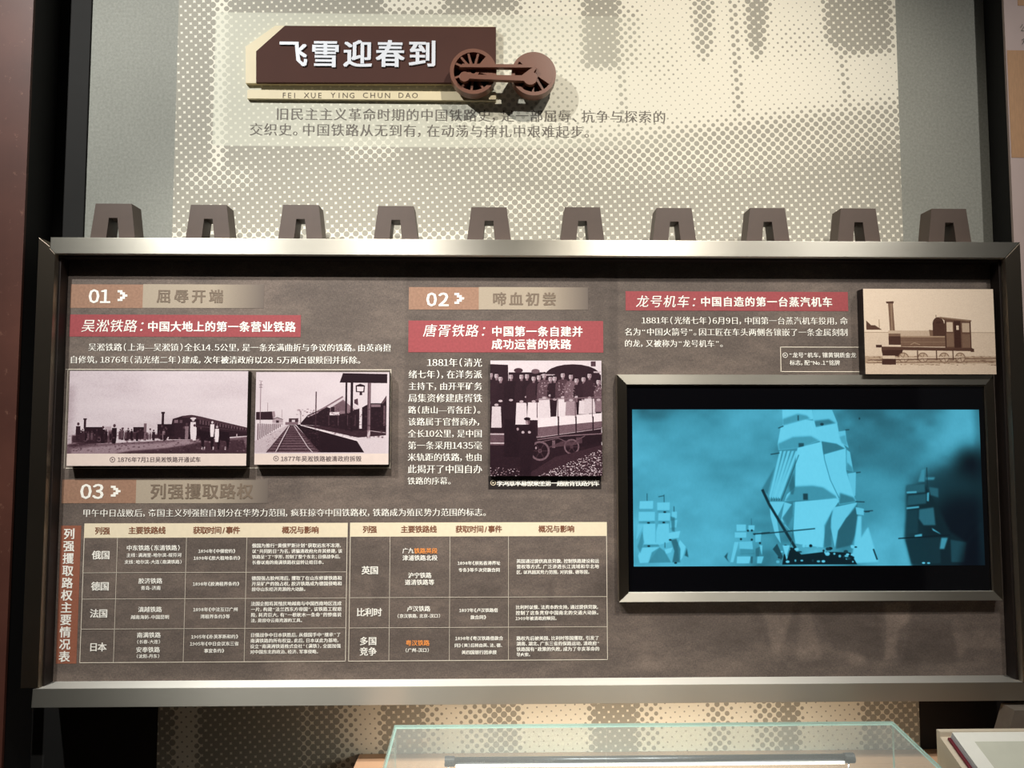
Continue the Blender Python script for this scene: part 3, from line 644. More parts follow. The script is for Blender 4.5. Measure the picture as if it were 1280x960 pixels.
# ================================================================== PICTURE BLOCKS
PH = [(0, (24, 10, 18)), (.25, (62, 40, 48)), (.55, (140, 116, 124)), (.8, (204, 190, 196)), (1, (232, 220, 224))]
def grain(p, a):
    p.a += p.rng.normal(0, a, p.a.shape).astype(np.float32); p.a += p.noisef(5) * a * 1.5
def pic_train():
    p = Paint(86, 463, 309, 567, 4, .84); rng = random.Random(4)
    p.a += p.noisef(90, 3) * .10; p.a += p.noisef(25, 4) * .04
    p.rect(80, 540, 320, 580, .78, .5, 10)
    p.T = (80, 500, 5.333)
    p.poly([(0, 330), (60, 305), (300, 290), (700, 268), (900, 262), (1100, 255), (1280, 240), (1280, 400), (0, 400)], .42, 1, 1)
    p.poly([(60, 325), (380, 298), (700, 285), (820, 262), (900, 300), (780, 330), (400, 360), (60, 360)], .62, .8, 3)
    p.poly([(690, 320), (900, 285), (1200, 262), (1230, 360), (300, 365), (450, 340)], .22, .85, 3)
    p.poly([(0, 300), (260, 262), (300, 285), (0, 318)], .12, .8, 3)
    # the waiting train, running off to the right
    p.poly([(725, 125), (790, 105), (850, 98), (905, 108), (1230, 185), (1230, 238), (880, 262), (700, 262)], .14)
    p.poly([(790, 105), (850, 98), (905, 108), (1230, 185), (1230, 195), (900, 130), (850, 115), (790, 118)], .30, .8)
    for i in range(17):
        x = 905 + i * 19; k = i * 3.6; p.rect(x, 132 + k, x + 9, 160 + k * .75, .42, .8)
    p.line([(890, 175), (1230, 210)], 3, .4, .7)
    p.rect(735, 132, 762, 152, .55, .8); p.rect(772, 132, 790, 152, .5, .6)
    p.rect(625, 160, 740, 240, .10); p.rect(652, 80, 668, 165, .12); p.rect(648, 78, 672, 90, .1)
    p.poly([(630, 190), (720, 188), (720, 245), (630, 248)], .08)
    # the tank engine at the left, trucks
    p.rect(140, 180, 265, 240, .10); p.rect(136, 125, 151, 190, .16); p.rect(132, 122, 155, 130, .12); p.rect(60, 235, 300, 285, .14, .9, 2); p.rect(300, 200, 340, 285, .2, .8, 2)
    p.rect(275, 175, 320, 210, .62, .7, 2); p.rect(465, 180, 540, 215, .10); p.rect(370, 215, 560, 262, .16, .9, 2); p.rect(560, 230, 690, 255, .14, .9, 2)
    p.rect(535, 155, 553, 270, .44)
    for x in (150, 240, 420, 460): p.ell(x, 262, 14, 14, .5, .6); p.ell(x, 262, 9, 9, .1, .9)
    def man(x, y, h, v, hv=.3):
        p.ell(x, y - h * .92, h * .07, h * .085, hv); p.poly([(x - h * .12, y - h * .8), (x + h * .12, y - h * .8), (x + h * .13, y - h * .4), (x + h * .09, y), (x - h * .09, y), (x - h * .13, y - h * .4)], v)
    for x, y, h, v in ((100, 270, 120, .14), (120, 280, 80, .2), (265, 288, 115, .09), (285, 280, 80, .2), (340, 290, 130, .07), (398, 262, 80, .72), (380, 262, 70, .3), (432, 260, 75, .16), (500, 262, 60, .2), (578, 272, 84, .74), (600, 268, 70, .3), (655, 266, 100, .12),
                       (680, 268, 90, .16), (668, 262, 70, .5), (820, 262, 110, .5), (800, 262, 85, .15), (845, 262, 100, .12), (915, 270, 90, .16), (1155, 250, 30, .7), (210, 285, 60, .2)): man(x, y, h, v)
    man(862, 262, 145, .9, .8); p.ell(862, 122, 20, 7, .85); man(872, 270, 110, .92)
    # riders
    for hx, sc in ((950, 1.0), (1055, 1.0)):
        p.poly([(hx - 50, 195), (hx - 20, 205), (hx + 45, 215), (hx + 55, 260), (hx + 45, 330), (hx + 36, 330), (hx + 30, 275), (hx - 10, 270), (hx - 15, 330), (hx - 26, 330), (hx - 35, 250), (hx - 62, 230)], .05)
    man(990, 245, 105, .95, .8); man(1022, 280, 110, .95, .7)
    for x in (925, 942, 1000, 1080): p.rect(x - 4, 312, x + 4, 332, .75)
    for i in range(420):
        x, y = rng.uniform(40, 1240), rng.uniform(215, 345)
        if y > 255 or x < 720: p.ell(x, y, rng.uniform(2, 9), rng.uniform(2, 5), rng.choice((.08, .12, .3, .5, .65)), .45, .6)
    for i in range(26): man(rng.uniform(90, 700), rng.uniform(255, 275), rng.uniform(45, 80), rng.choice((.1, .14, .2, .35)))
    p.T = (0, 0, 1.0); p.rect(82, 480, 93, 560, .5, .35, 16); grain(p, .035); return p
def pic_station():
    p = Paint(318, 465, 487, 567, 5, .86); p.T = (310, 455, 6.737); p.a += p.noisef(60, 2) * .05
    p.poly([(60, 520), (400, 505), (1170, 620), (1170, 760), (50, 760)], .82)
    p.poly([(50, 650), (330, 515), (345, 520), (160, 745), (50, 745)], .74); 
    p.poly([(340, 515), (395, 515), (580, 700), (620, 745), (150, 745)], .26)
    for i in range(16):
        t_ = (i / 15) ** 1.8; y = 525 + t_ * 215; xl = 335 - t_ * 170; xr_ = 400 + t_ * 190; p.line([(xl, y), (xr_, y)], 2 + 9 * t_, .46, .8)
    p.line([(345, 520), (232, 742)], 7, .82); p.line([(385, 520), (505, 700), (545, 742)], 7, .75); p.line([(352, 520), (250, 742)], 4, .12)
    p.poly([(400, 510), (440, 512), (920, 645), (985, 745), (620, 745), (560, 690)], .07)
    p.line([(440, 512), (930, 645)], 12, .92)
    p.poly([(450, 515), (1170, 545), (1170, 600), (930, 620), (700, 570)], .20); p.line([(700, 530), (860, 540), (1165, 580)], 5, .7)
    # far houses, fence
    p.poly([(60, 405), (195, 400), (215, 470), (190, 470), (60, 470)], .16); p.poly([(195, 400), (218, 398), (225, 440), (205, 470)], .6); p.rect(60, 470, 200, 500, .88)
    p.poly([(200, 470), (240, 450), (290, 470), (290, 510), (200, 510)], .66); p.rect(232, 475, 255, 498, .2); p.line([(200, 468), (240, 450), (290, 468)], 5, .2)
    p.rect(340, 458, 420, 490, .25); p.rect(365, 470, 392, 490, .8); p.rect(310, 490, 420, 512, .3, .7)
    for i in range(12):
        x = 75 + i * 17; p.rect(x, 500 + i, x + 9, 640 - i * 10, .28, .75)
    p.line([(60, 500), (300, 498)], 4, .9)
    # station
    p.poly([(440, 500), (500, 430), (580, 395), (800, 272), (930, 375), (1170, 330), (1170, 560), (860, 560), (600, 520), (440, 512)], .10)
    p.poly([(660, 362), (800, 272), (940, 375), (900, 385), (800, 300), (690, 372)], .80); p.poly([(575, 400), (795, 268), (800, 280), (590, 405)], .5); p.line([(500, 445), (590, 405)], 10, .7)
    p.poly([(690, 375), (800, 300), (900, 385), (850, 415), (690, 430)], .50); p.rect(695, 362, 728, 412, .15); p.rect(685, 405, 770, 432, .86); p.poly([(735, 345), (800, 310), (820, 340), (820, 395), (735, 395)], .42)
    for x in (680, 760, 840, 905): p.line([(x, 430), (x, 520)], 6, .4, .7)
    p.poly([(935, 380), (1010, 340), (1040, 330), (1125, 330), (1170, 265), (1170, 560), (935, 560)], .09); p.rect(1040, 340, 1120, 362, .6, .8); p.poly([(1125, 330), (1170, 275), (1170, 300), (1140, 335)], .35)
    p.poly([(895, 300), (925, 290), (930, 350), (895, 330)], .3); p.rect(1145, 350, 1162, 520, .5, .7)
    # canopy, posts, lamp
    p.poly([(795, 75), (1175, 82), (1175, 160), (768, 155)], .08); p.rect(818, 155, 834, 560, .08); p.rect(862, 155, 884, 570, .08)
    p.rect(1008, 160, 1036, 630, .36); p.rect(1020, 160, 1030, 630, .5); p.rect(1010, 560, 1034, 632, .75)
    p.poly([(905, 180), (945, 165), (985, 180), (980, 238), (908, 236)], .10); p.poly([(915, 188), (975, 190), (970, 230), (918, 228)], .9); p.rect(940, 236, 962, 262, .15); p.rect(940, 262, 962, 545, .86)
    # masts
    p.rect(564, 232, 573, 520, .25); p.rect(92, 150, 99, 500, .55); p.line([(80, 175), (112, 175)], 5, .3); p.line([(82, 195), (110, 195)], 5, .3); p.line([(82, 140), (110, 145)], 4, .5)
    p.rect(156, 325, 160, 400, .5); p.rect(278, 385, 281, 455, .5); p.rect(438, 395, 443, 500, .4)
    rg = random.Random(6)
    for i in range(420):
        x, y = rg.uniform(400, 1170), rg.uniform(380, 620); p.ell(x, y, rg.uniform(3, 12), rg.uniform(2, 6), rg.choice((.05, .1, .25, .4)), .4, .6)
    for i in range(300): p.ell(rg.uniform(150, 620), rg.uniform(560, 745), rg.uniform(2, 7), 2.5, rg.choice((.15, .4, .55)), .4, .5)
    grain(p, .03); return p
def pic_group():
    p = Paint(612.5, 450.5, 752.5, 595, 5, .88); p.T = (600, 440, 5.333); rng = random.Random(9)
    p.poly([(50, 300), (810, 300), (810, 850), (50, 850)], .10)
    p.ell(620, 155, 185, 75, .13); p.rect(400, 150, 810, 320, .14); p.poly([(60, 80), (185, 85), (190, 300), (60, 300)], .13); p.rect(190, 135, 420, 330, .12)
    p.ell(255, 122, 30, 16, .25); p.ell(370, 128, 28, 16, .4); p.rect(742, 60, 775, 95, .3); p.rect(400, 148, 500, 156, .7); p.rect(760, 128, 810, 138, .7)
    # carriage side and ground
    p.poly([(375, 440), (815, 408), (815, 465), (375, 510)], .93); p.poly([(375, 505), (815, 462), (815, 502), (375, 572)], .42); p.line([(375, 572), (815, 510)], 5, .65)
    for x in (375, 518, 636, 750): p.poly([(x, 430), (x + 9, 430), (x + 9, 560), (x, 560)], .12)
    p.poly([(375, 572), (815, 540), (815, 600), (640, 640), (375, 640)], .07); p.line([(380, 585), (560, 560), (815, 545)], 8, .45); p.line([(400, 600), (520, 575), (600, 610), (700, 560)], 6, .4)
    for cx, cy, r in ((398, 660, 66), (610, 632, 52)):
        p.ell(cx, cy, r, r, .42); p.ell(cx, cy, r * .8, r * .8, .07); p.ell(cx, cy, r * .2, r * .2, .4)
        for a in range(6): p.line([(cx, cy), (cx + r * .8 * math.cos(a * 1.05), cy + r * .8 * math.sin(a * 1.05))], 5, .25)
    p.rect(480, 590, 500, 640, .5, .8); p.rect(640, 570, 680, 610, .35, .8); p.poly([(440, 640), (640, 620), (660, 600), (560, 590)], .35, .8)
    p.poly([(340, 800), (500, 700), (820, 620), (820, 850), (340, 850)], .20); 
    for i in range(900):
        x = rng.uniform(340, 820); y = rng.uniform(640, 838)
        if y > 860 - (x - 300) * .42: p.ell(x, y, rng.uniform(2, 5), rng.uniform(1.5, 4), rng.uniform(.5, .95))
    for i in range(60): p.ell(rng.uniform(60, 260), rng.uniform(770, 835), 4, 3, rng.uniform(.25, .8))
    p.rect(60, 540, 160, 622, .36); p.rect(60, 545, 160, 552, .75); p.rect(60, 604, 160, 612, .75); p.rect(160, 450, 260, 700, .05)
    def fig(x, y, w, skirt, robe=.14, h=150, base=420):
        p.ell(x, y, 14, 20, .74); p.ell(x + 7, y + 2, 6, 16, .5, .7); p.ell(x, y - 19, 15, 6, .08); p.rect(x - 8, y - 5, x - 3, y - 2, .25); p.rect(x + 2, y - 5, x + 7, y - 2, .2); p.rect(x - 4, y + 9, x + 4, y + 11, .35); p.poly([(x - 6, y + 14), (x + 6, y + 14), (x + 9, y + 32), (x - 9, y + 32)], .5)
        p.poly([(x - w * .28, y + 28), (x + w * .28, y + 28), (x + w * .55, y + 60), (x + w * .58, y + h), (x - w * .58, y + h), (x - w * .55, y + 60)], robe)
        if skirt: p.poly([(x - w * .42, y + h - 6), (x + w * .42, y + h - 6), (x + w * .5, base), (x - w * .5, base)], skirt)
        p.ell(x, y + h * .92, 14, 8, .7)
    for x, y, w, sk, rb, h, b in ((70, 155, 60, 0, .12, 200, 500), (108, 160, 70, .8, .14, 210, 505), (135, 180, 55, 0, .12, 160, 480), (205, 165, 85, 0, .08, 170, 430), (275, 165, 80, .85, .13, 180, 485), (312, 162, 60, 0, .11, 150, 430), (357, 178, 90, .88, .20, 165, 455), (392, 170, 40, 0, .1, 120, 420),
                                  (428, 158, 85, .85, .34, 160, 440), (470, 180, 40, 0, .12, 120, 420), (498, 178, 50, 0, .12, 150, 430), (553, 155, 90, .88, .30, 160, 430), (607, 165, 78, .6, .42, 170, 425), (645, 190, 40, 0, .15, 120, 400), (692, 182, 70, .85, .17, 150, 415), (732, 158, 80, .8, .2, 160, 410), (792, 200, 50, .5, .38, 130, 400)):
        fig(x, y, w, sk, rb, h, b)
    for i in range(140):
        x = rng.choice((428, 553, 607, 792)) + rng.uniform(-34, 34); p.ell(x, rng.uniform(205, 310), 4, 4, rng.uniform(.3, .8), .7)
    p.line([(370, 320), (815, 300)], 5, .5)
    for x in (380, 518, 636, 750): p.line([(x, 312), (x, 440)], 5, .3)
    # the guard in front
    p.ell(316, 467, 15, 22, .62); p.ell(324, 468, 7, 18, .35, .8); p.rect(306, 460, 326, 463, .2); p.ell(314, 447, 22, 11, .05); p.poly([(250, 505), (295, 485), (340, 485), (365, 505), (368, 570), (350, 700), (330, 820), (270, 820), (262, 640), (245, 540)], .07)
    p.ell(285, 536, 10, 9, .7); p.ell(328, 536, 10, 9, .7); p.ell(250, 515, 8, 10, .6); p.ell(372, 640, 6, 9, .6)
    grain(p, .04); return p
def pic_engine():
    p = Paint(1080, 361, 1243.5, 468, 5, .90); p.T = (970, 350, 4.129); rng = random.Random(5)
    p.rect(400, 272, 1160, 420, .84); p.line([(400, 272), (1160, 272)], 3, .6); p.a += p.noisef(8, 3) * .02
    p.poly([(465, 210), (490, 235), (510, 235), (545, 258), (465, 258)], .22); p.rect(530, 205, 534, 250, .6)
    p.rect(440, 395, 1150, 435, .62, .8, 3); p.rect(440, 432, 1150, 500, .84)
    for i in range(260): p.ell(rng.uniform(460, 1140), rng.uniform(395, 440), rng.uniform(3, 12), 2.5, rng.uniform(.3, .8), .6)
    p.line([(465, 415), (1140, 405)], 5, .4); p.line([(465, 430), (1140, 420)], 4, .45)
    # chimney, smokebox, tank, cab
    p.poly([(581, 120), (606, 120), (612, 262), (586, 262)], .40); p.rect(594, 120, 600, 262, .62, .7); p.poly([(570, 112), (611, 110), (609, 122), (573, 122)], .22); p.poly([(578, 262), (618, 262), (626, 280), (578, 280)], .4)
    p.rect(578, 262, 810, 292, .74); p.rect(578, 278, 640, 336, .14); p.rect(578, 278, 640, 292, .4)
    p.rect(640, 290, 872, 345, .38); p.rect(640, 290, 872, 297, .6); p.line([(640, 322), (872, 322)], 3, .5); p.line([(690, 335), (710, 325), (740, 335)], 4, .6)
    p.poly([(788, 258), (835, 262), (835, 290), (792, 290)], .4)
    p.ell(838, 228, 30, 36, .16); p.ell(840, 240, 20, 28, .10); p.rect(808, 225, 870, 290, .16)
    p.poly([(850, 195), (1005, 207), (1005, 352), (872, 352), (872, 210)], .30); p.line([(845, 193), (1010, 211)], 7, .5)
    p.rect(880, 218, 912, 268, .80); p.rect(918, 212, 952, 350, .09); p.rect(930, 235, 943, 258, .85); p.rect(960, 222, 998, 270, .72); p.rect(1000, 210, 1006, 352, .2); p.rect(870, 210, 876, 352, .15)
    p.line([(827, 180), (827, 198)], 3, .3); p.rect(878, 275, 915, 345, .42); p.rect(958, 280, 1000, 350, .40)
    # running plate, buffers, wheels, motion
    p.poly([(540, 345), (1010, 352), (1012, 368), (540, 362)], .20); p.rect(512, 336, 542, 350, .12); p.rect(1000, 355, 1018, 372, .15)
    p.poly([(540, 362), (650, 362), (640, 395), (545, 395)], .10); p.rect(545, 392, 608, 410, .82); p.rect(540, 408, 612, 438, .12); p.rect(500, 412, 545, 418, .3)
    for cx in (652, 752, 862, 945):
        p.ell(cx, 402, 27, 27, .45); p.ell(cx, 402, 22, 22, .72)
        for a in range(5): p.line([(cx, 402), (cx + 22 * math.cos(a * 1.26), 402 + 22 * math.sin(a * 1.26))], 3, .4)
    p.line([(610, 405), (950, 398)], 6, .8); p.line([(610, 412), (950, 405)], 3, .25)
    for x in (722, 820, 905): p.rect(x, 365, x + 6, 415, .25)
    p.a -= (p.noisef(3) * .05).astype(np.float32); grain(p, .02); return p
def block(px, yfront, label, painter, ramp, cap=None, capt=None, mark=None, rough=.35, side=None):
    x0, x1, z0, z1 = R4(*px, yfront)
    if cap:
        zc = Z((px[0] + px[2]) / 2, cap, yfront)
    else: zc = z0
    t = thing('photograph_block', ((x0 + x1) / 2, (yfront + PB) / 2, zc), label, 'photograph')
    bm = bmesh.new(); box(bm, x0, x1, yfront, PB - .0016, zc, z1, .0006); obj('block', bm, side or M['block_side'], t)
    im = painter().image('picture', ramp); sheet('picture', x0 + .0006, x1 - .0006, z0, z1 - .0006, yfront - .0007, print_mat('photographic_print', im, rough), t)
    if cap:
        cb = bmesh.new(); box(cb, x0 + .0006, x1 - .0006, yfront - .0007, yfront, zc + .0006, z0); co = obj('caption_strip', cb, M['pale_card'], t)
        lettering('caption_lettering', capt, 'sans', M['caption_ink'], yfront - .0012, co); eye(*mark, yfront - .0011, M['caption_ink'], co)
    return t
SEP = [(0, (52, 28, 24)), (.3, (104, 76, 62)), (.6, (168, 142, 118)), (.9, (234, 214, 192)), (1, (244, 226, 204))]
block((85.5, 463.5, 309.5, 567), .026, 'wide old photograph of a train, horses and crowd, at the left end of the board', pic_train, PH, 582.5, [('1876年7月1日吴淞铁路开通试车', 147, 251, 574.5, 7.6)], (140.5, 574.5))
block((319, 465, 486.5, 567), .028, 'old photograph of station canopy and straight track on the printed board', pic_station, PH, 581, [('1877年吴淞铁路被清政府拆毁', 351, 452, 573.5, 7.6)], (345, 573))
block((612.5, 450.5, 752.5, 595), .041, 'nearly square old photograph of robed men on an open railway wagon', pic_group, PH)
M['tan_side'] = speck('block_pale_edge', (40, 26, 20), .5, .1, 30)
block((1080, 361, 1243.5, 467.8), .020, 'sepia photograph of a small steam locomotive above the video screen', pic_engine, SEP)

# ================================================================== VIDEO SCREEN
def pic_ships():
    p = Paint(790, 511, 1229, 709, 3, .52); rng = random.Random(2)
    n = p.noisef(170, 1.3) * .5 + p.noisef(70, 1.4) * .28 + p.noisef(26, 1.5) * .12
    p.a += n * .85
    def cloud(x, y, rx, ry, v, a): p.ell(x, y, rx, ry, v, a, 36)
    for c in ((850, 560, 70, 40, .78, .5), (840, 640, 80, 60, .74, .55), (900, 530, 60, 25, .56, .5), (930, 600, 50, 50, .6, .4), (1100, 560, 55, 40, .40, .7), (1130, 600, 50, 40, .42, .6), (1205, 540, 30, 30, .74, .7), (1090, 640, 40, 50, .66, .6), (1110, 690, 40, 30, .82, .6),
              (1180, 645, 42, 55, .12, .95), (1215, 640, 34, 85, .03, 1.0), (1185, 612, 45, 25, .20, .75), (1200, 695, 50, 40, .02, 1.0), (1200, 660, 34, 40, .05, .9), (880, 690, 60, 30, .72, .4)): cloud(*c)
    # main ship
    p.T = (900, 500, 4.364)
    def sail(pts, v, sh=None, sv=.45, so=3):
        p.poly(pts, v, .96)
        if sh: p.poly(sh, sv, .85, so)
    p.poly([(310, 320), (255, 520), (222, 490), (300, 360)], .40, .8, 2)
    sail([(345, 50), (510, 50), (515, 100), (440, 112), (345, 138)], .90, [(345, 138), (345, 100), (430, 70), (480, 80), (500, 100), (440, 112)], .5)
    sail([(512, 50), (620, 50), (648, 125), (515, 150)], .82, [(513, 150), (520, 110), (600, 100), (640, 124)], .36)
    sail([(335, 142), (470, 105), (520, 112), (545, 222), (440, 262), (320, 275), (315, 240)], .92, [(316, 238), (400, 200), (500, 195), (548, 222), (440, 264), (320, 276)], .5)
    sail([(515, 150), (646, 125), (658, 205), (690, 266), (570, 296), (552, 228), (545, 222)], .90, [(556, 224), (640, 238), (688, 266), (568, 298)], .34, 1)
    p.rect(430, 235, 460, 258, .2, .8, 1)
    sail([(415, 300), (425, 262), (555, 228), (565, 300), (600, 440), (648, 540), (540, 548), (345, 557), (360, 520), (405, 480)], .95, [(345, 557), (405, 475), (500, 470), (560, 480), (645, 540), (450, 562)], .45)
    sail([(565, 300), (692, 265), (690, 385), (735, 545), (742, 562), (645, 578), (600, 440)], .90, [(640, 578), (650, 510), (725, 535), (742, 562)], .35)
    p.line([(560, 230), (572, 330), (600, 440), (645, 540)], 4, .4); p.line([(692, 265), (690, 390), (735, 545)], 4, .5)
    for i in range(5):
        o = i * 22; p.poly([(325 + o, 280), (338 + o, 278), (290 + o * .7, 470), (268 + o * .6, 545), (262 + o * .55, 530)], .86 - .04 * (i % 2)); p.line([(342 + o, 300), (300 + o * .8, 450), (275 + o * .6, 555)], 6, .30, .8)
    p.poly([(372, 470), (398, 400), (405, 480), (395, 520), (380, 520)], .35, .8, 2)
    p.rect(448, 515, 474, 550, .15, .8, 1)
    sail([(262, 560), (345, 560), (300, 650), (320, 790), (290, 740), (268, 640)], .86)
    sail([(345, 562), (385, 575), (330, 650), (345, 690), (390, 740), (325, 660)], .88, [(385, 575), (335, 650), (360, 700), (390, 640)], .42)
    sail([(395, 562), (630, 542), (645, 556), (605, 612), (565, 700), (552, 812), (400, 790), (388, 700)], .93, [(610, 600), (570, 700), (550, 812), (600, 820), (590, 690)], .45)
    sail([(612, 592), (742, 565), (735, 600), (680, 650), (635, 720), (615, 812), (595, 700), (600, 640)], .86)
    p.poly([(742, 572), (748, 700), (705, 800), (620, 820), (635, 720), (690, 640)], .32, .9, 2)
    p.poly([(560, 690), (612, 600), (598, 660), (596, 800), (560, 812)], .40, .8, 2)
    for pts in ([(650, 172), (690, 165), (695, 220), (706, 262), (665, 235)], [(694, 272), (712, 285), (728, 395), (692, 385)], [(696, 405), (742, 398), (735, 525), (725, 535)], [(735, 590), (780, 600), (778, 635), (740, 630)]): sail(pts, .80)
    p.poly([(655, 200), (690, 190), (700, 255), (670, 235)], .5, .6, 2); p.poly([(695, 340), (722, 370), (728, 398), (692, 385)], .4, .7, 2)
    p.poly([(745, 640), (765, 640), (760, 760), (800, 700), (850, 890), (700, 900), (720, 800)], .88, .95, 2)
    p.poly([(325, 905), (335, 850), (390, 810), (430, 850), (560, 835), (700, 840), (735, 905)], .10)
    for i in range(46): p.ell(rng.uniform(300, 730), rng.uniform(800, 895), rng.uniform(4, 13), rng.uniform(4, 9), rng.choice((.9, .8, .7, .2, .1)))
    p.poly([(275, 820), (300, 790), (330, 860), (320, 880)], .25); p.poly([(330, 800), (375, 800), (350, 880)], .9)
    p.line([(225, 492), (262, 575), (400, 815)], 15, .16); p.line([(175, 740), (510, 708)], 7, .22); p.line([(352, 860), (385, 760), (400, 560)], 6, .35, .7)
    for a, b in (((735, 560), (785, 562)), ((742, 400), (768, 397)), ((778, 614), (830, 610)), ((320, 152), (350, 140)), ((275, 298), (325, 290)), ((690, 162), (712, 160))): p.line([a, b], 6, .25)
    p.line([(825, 820), (845, 880)], 9, .2); p.line([(432, 80), (432, 110)], 8, .3); p.ell(770, 98, 4, 7, .2); p.ell(562, 130, 10, 8, .2)
    # two smaller ships
    p.T = (780, 600, 7.111)
    for q, v in (([(130, 195), (248, 192), (245, 278), (125, 280)], .88), ([(285, 208), (395, 205), (392, 292), (285, 292)], .86), ([(120, 290), (262, 290), (260, 388), (118, 388)], .86), ([(295, 302), (398, 300), (392, 385), (290, 385)], .86), ([(412, 290), (458, 288), (455, 345), (412, 350)], .84), ([(400, 370), (460, 362), (450, 430), (395, 430)], .82),
                 ([(160, 400), (265, 395), (262, 560), (300, 600), (150, 600)], .88), ([(110, 400), (165, 400), (95, 540)], .80), ([(290, 400), (385, 395), (385, 560), (270, 590), (272, 470)], .86), ([(380, 480), (485, 460), (470, 520), (385, 530)], .9), ([(140, 610), (300, 605), (200, 740), (125, 745), (110, 680)], .88), ([(345, 625), (415, 608), (400, 650), (355, 665)], .9),
                 ([(480, 540), (530, 600), (500, 700), (470, 740), (460, 600)], .9)): p.poly(q, v)
    for q, v in (([(200, 745), (230, 650), (300, 605), (345, 640), (400, 740)], .42), ([(400, 540), (450, 530), (485, 620), (480, 740), (410, 740), (430, 640)], .28), ([(520, 680), (540, 610), (555, 695)], .2), ([(105, 600), (150, 460), (165, 560), (130, 660)], .45), ([(120, 262), (248, 262), (245, 282), (125, 282)], .5), ([(118, 372), (262, 370), (260, 392), (118, 390)], .45),
                 ([(285, 275), (392, 275), (392, 294), (285, 294)], .45), ([(290, 368), (392, 368), (392, 388), (290, 388)], .45), ([(160, 580), (290, 580), (300, 600), (150, 604)], .4), ([(400, 330), (440, 340), (436, 470), (410, 460)], .35)): p.poly(q, v, .75, 1)
    for x, y0, y1 in ((195, 125, 192), (345, 135, 205), (348, 560, 610), (432, 240, 290)): p.rect(x - 3, y0, x + 3, y1, .25)
    p.line([(295, 155), (345, 145)], 8, .3)
    for x, y in ((205, 388), (340, 385), (205, 595), (350, 292), (395, 540), (440, 745)): p.ell(x, y, 13, 8, .12)
    for q, v in (([(985, 405), (1068, 405), (1065, 460), (985, 462)], .84), ([(1090, 412), (1145, 412), (1142, 455), (1090, 455)], .84), ([(968, 475), (1070, 475), (1068, 520), (968, 520)], .84), ([(1005, 560), (1120, 555), (1130, 660), (1010, 665)], .80), ([(965, 560), (1000, 560), (950, 740), (925, 740)], .85), ([(985, 690), (1105, 690), (1090, 750), (980, 750)], .88),
                 ([(1150, 480), (1205, 470), (1195, 560), (1150, 560)], .78), ([(1165, 690), (1220, 690), (1200, 750), (1160, 750)], .8), ([(1185, 590), (1210, 590), (1205, 680)], .85)): p.poly(q, v)
    for q, v in (([(870, 690), (905, 650), (895, 700), (915, 745)], .2), ([(1010, 620), (1130, 625), (1140, 670), (1010, 672)], .45), ([(1150, 620), (1190, 600), (1180, 690), (1150, 690)], .35), ([(1105, 690), (1125, 690), (1120, 750), (1105, 750)], .3)): p.poly(q, v, .8, 1)
    p.line([(1118, 350), (1118, 410)], 5, .35); p.line([(1130, 490), (1280, 478)], 14, .2)
    for x, y in ((1022, 535), (1118, 540), (1085, 460), (1120, 458), (1190, 570)): p.ell(x, y, 10, 10, .15)
    # the shaded ship at the right
    p.T = (1080, 560, 6.0)
    p.poly([(320, 290), (460, 280), (520, 380), (640, 640), (760, 720), (880, 560), (900, 900), (340, 900), (290, 680), (310, 500)], .12, .85, 5)
    for q, v in (([(320, 290), (460, 275), (460, 340), (325, 350)], .34), ([(330, 365), (470, 350), (465, 425), (320, 440)], .30), ([(410, 470), (520, 455), (530, 590), (440, 590), (405, 540)], .38), ([(320, 480), (400, 470), (395, 650), (310, 650)], .20), ([(300, 700), (560, 680), (560, 880), (340, 880)], .16), ([(570, 685), (620, 685), (590, 770), (555, 770)], .55), ([(640, 700), (760, 720), (740, 870), (640, 870)], .24), ([(410, 260), (440, 170), (465, 160), (460, 260)], .5), ([(470, 225), (540, 225), (530, 245), (470, 245)], .5), ([(490, 300), (560, 310), (560, 380), (500, 360)], .34)): p.poly(q, v, .9, 2)
    for q in ([(320, 335), (395, 332), (395, 345), (320, 348)], [(475, 345), (490, 340), (485, 410), (472, 405)], [(315, 455), (410, 445), (410, 458), (315, 468)], [(370, 665), (425, 655), (425, 675), (370, 680)], [(500, 610), (560, 650), (570, 660), (510, 630)]): p.poly(q, .68, .9, 1)
    p.line([(245, 690), (640, 665)], 8, .08); p.line([(478, 150), (480, 300)], 5, .15); p.ell(430, 875, 12, 6, .9); p.ell(468, 876, 12, 6, .8); p.line([(0, 488), (36, 486)], 8, .2); p.line([(60, 780), (80, 850)], 9, .2)
    p.poly([(760, 700), (880, 540), (900, 900), (700, 900)], .02, .9, 14); p.T = (0, 0, 1.0)
    p.rect(1222, 511, 1240, 709, .15, .4, 10); p.a += p.noisef(9, .6) * .03 * p.a
    p.a = Paint.blur(p.a, 1); return p
tx0, tx1, tz0, tz1 = R4(772.5, 468.5, 1247.8, 751.5, .028)
sx0, sx1, sz0, sz1 = R4(785, 480.5, 1238.5, 740.5, .028)
tv = thing('video_screen', ((tx0 + tx1) / 2, .04, tz0), 'wide black video screen in a steel bezel playing a blue film of sailing ships', 'screen')
yf, ys = .028, .040; ybk = PB - .0016
def rail(a, b, c, d, m):      # outer pair a,b ; inner pair d,c : chamfered towards the screen
    bm = bmesh.new()
    F4 = [(a[0], yf, a[1]), (b[0], yf, b[1]), (c[0], yf + .004, c[1]), (d[0], yf + .004, d[1])]; G4 = [(p[0], ybk, p[2]) for p in F4]
    hexa(bm, F4, G4); rail_obj('bezel_rail', bm, m, tv)
rail((tx0, tz1), (tx1, tz1), (sx1, sz1), (sx0, sz1), M['steel_h']); rail((tx0, tz0), (tx1, tz0), (sx1, sz0), (sx0, sz0), M['steel_h'])
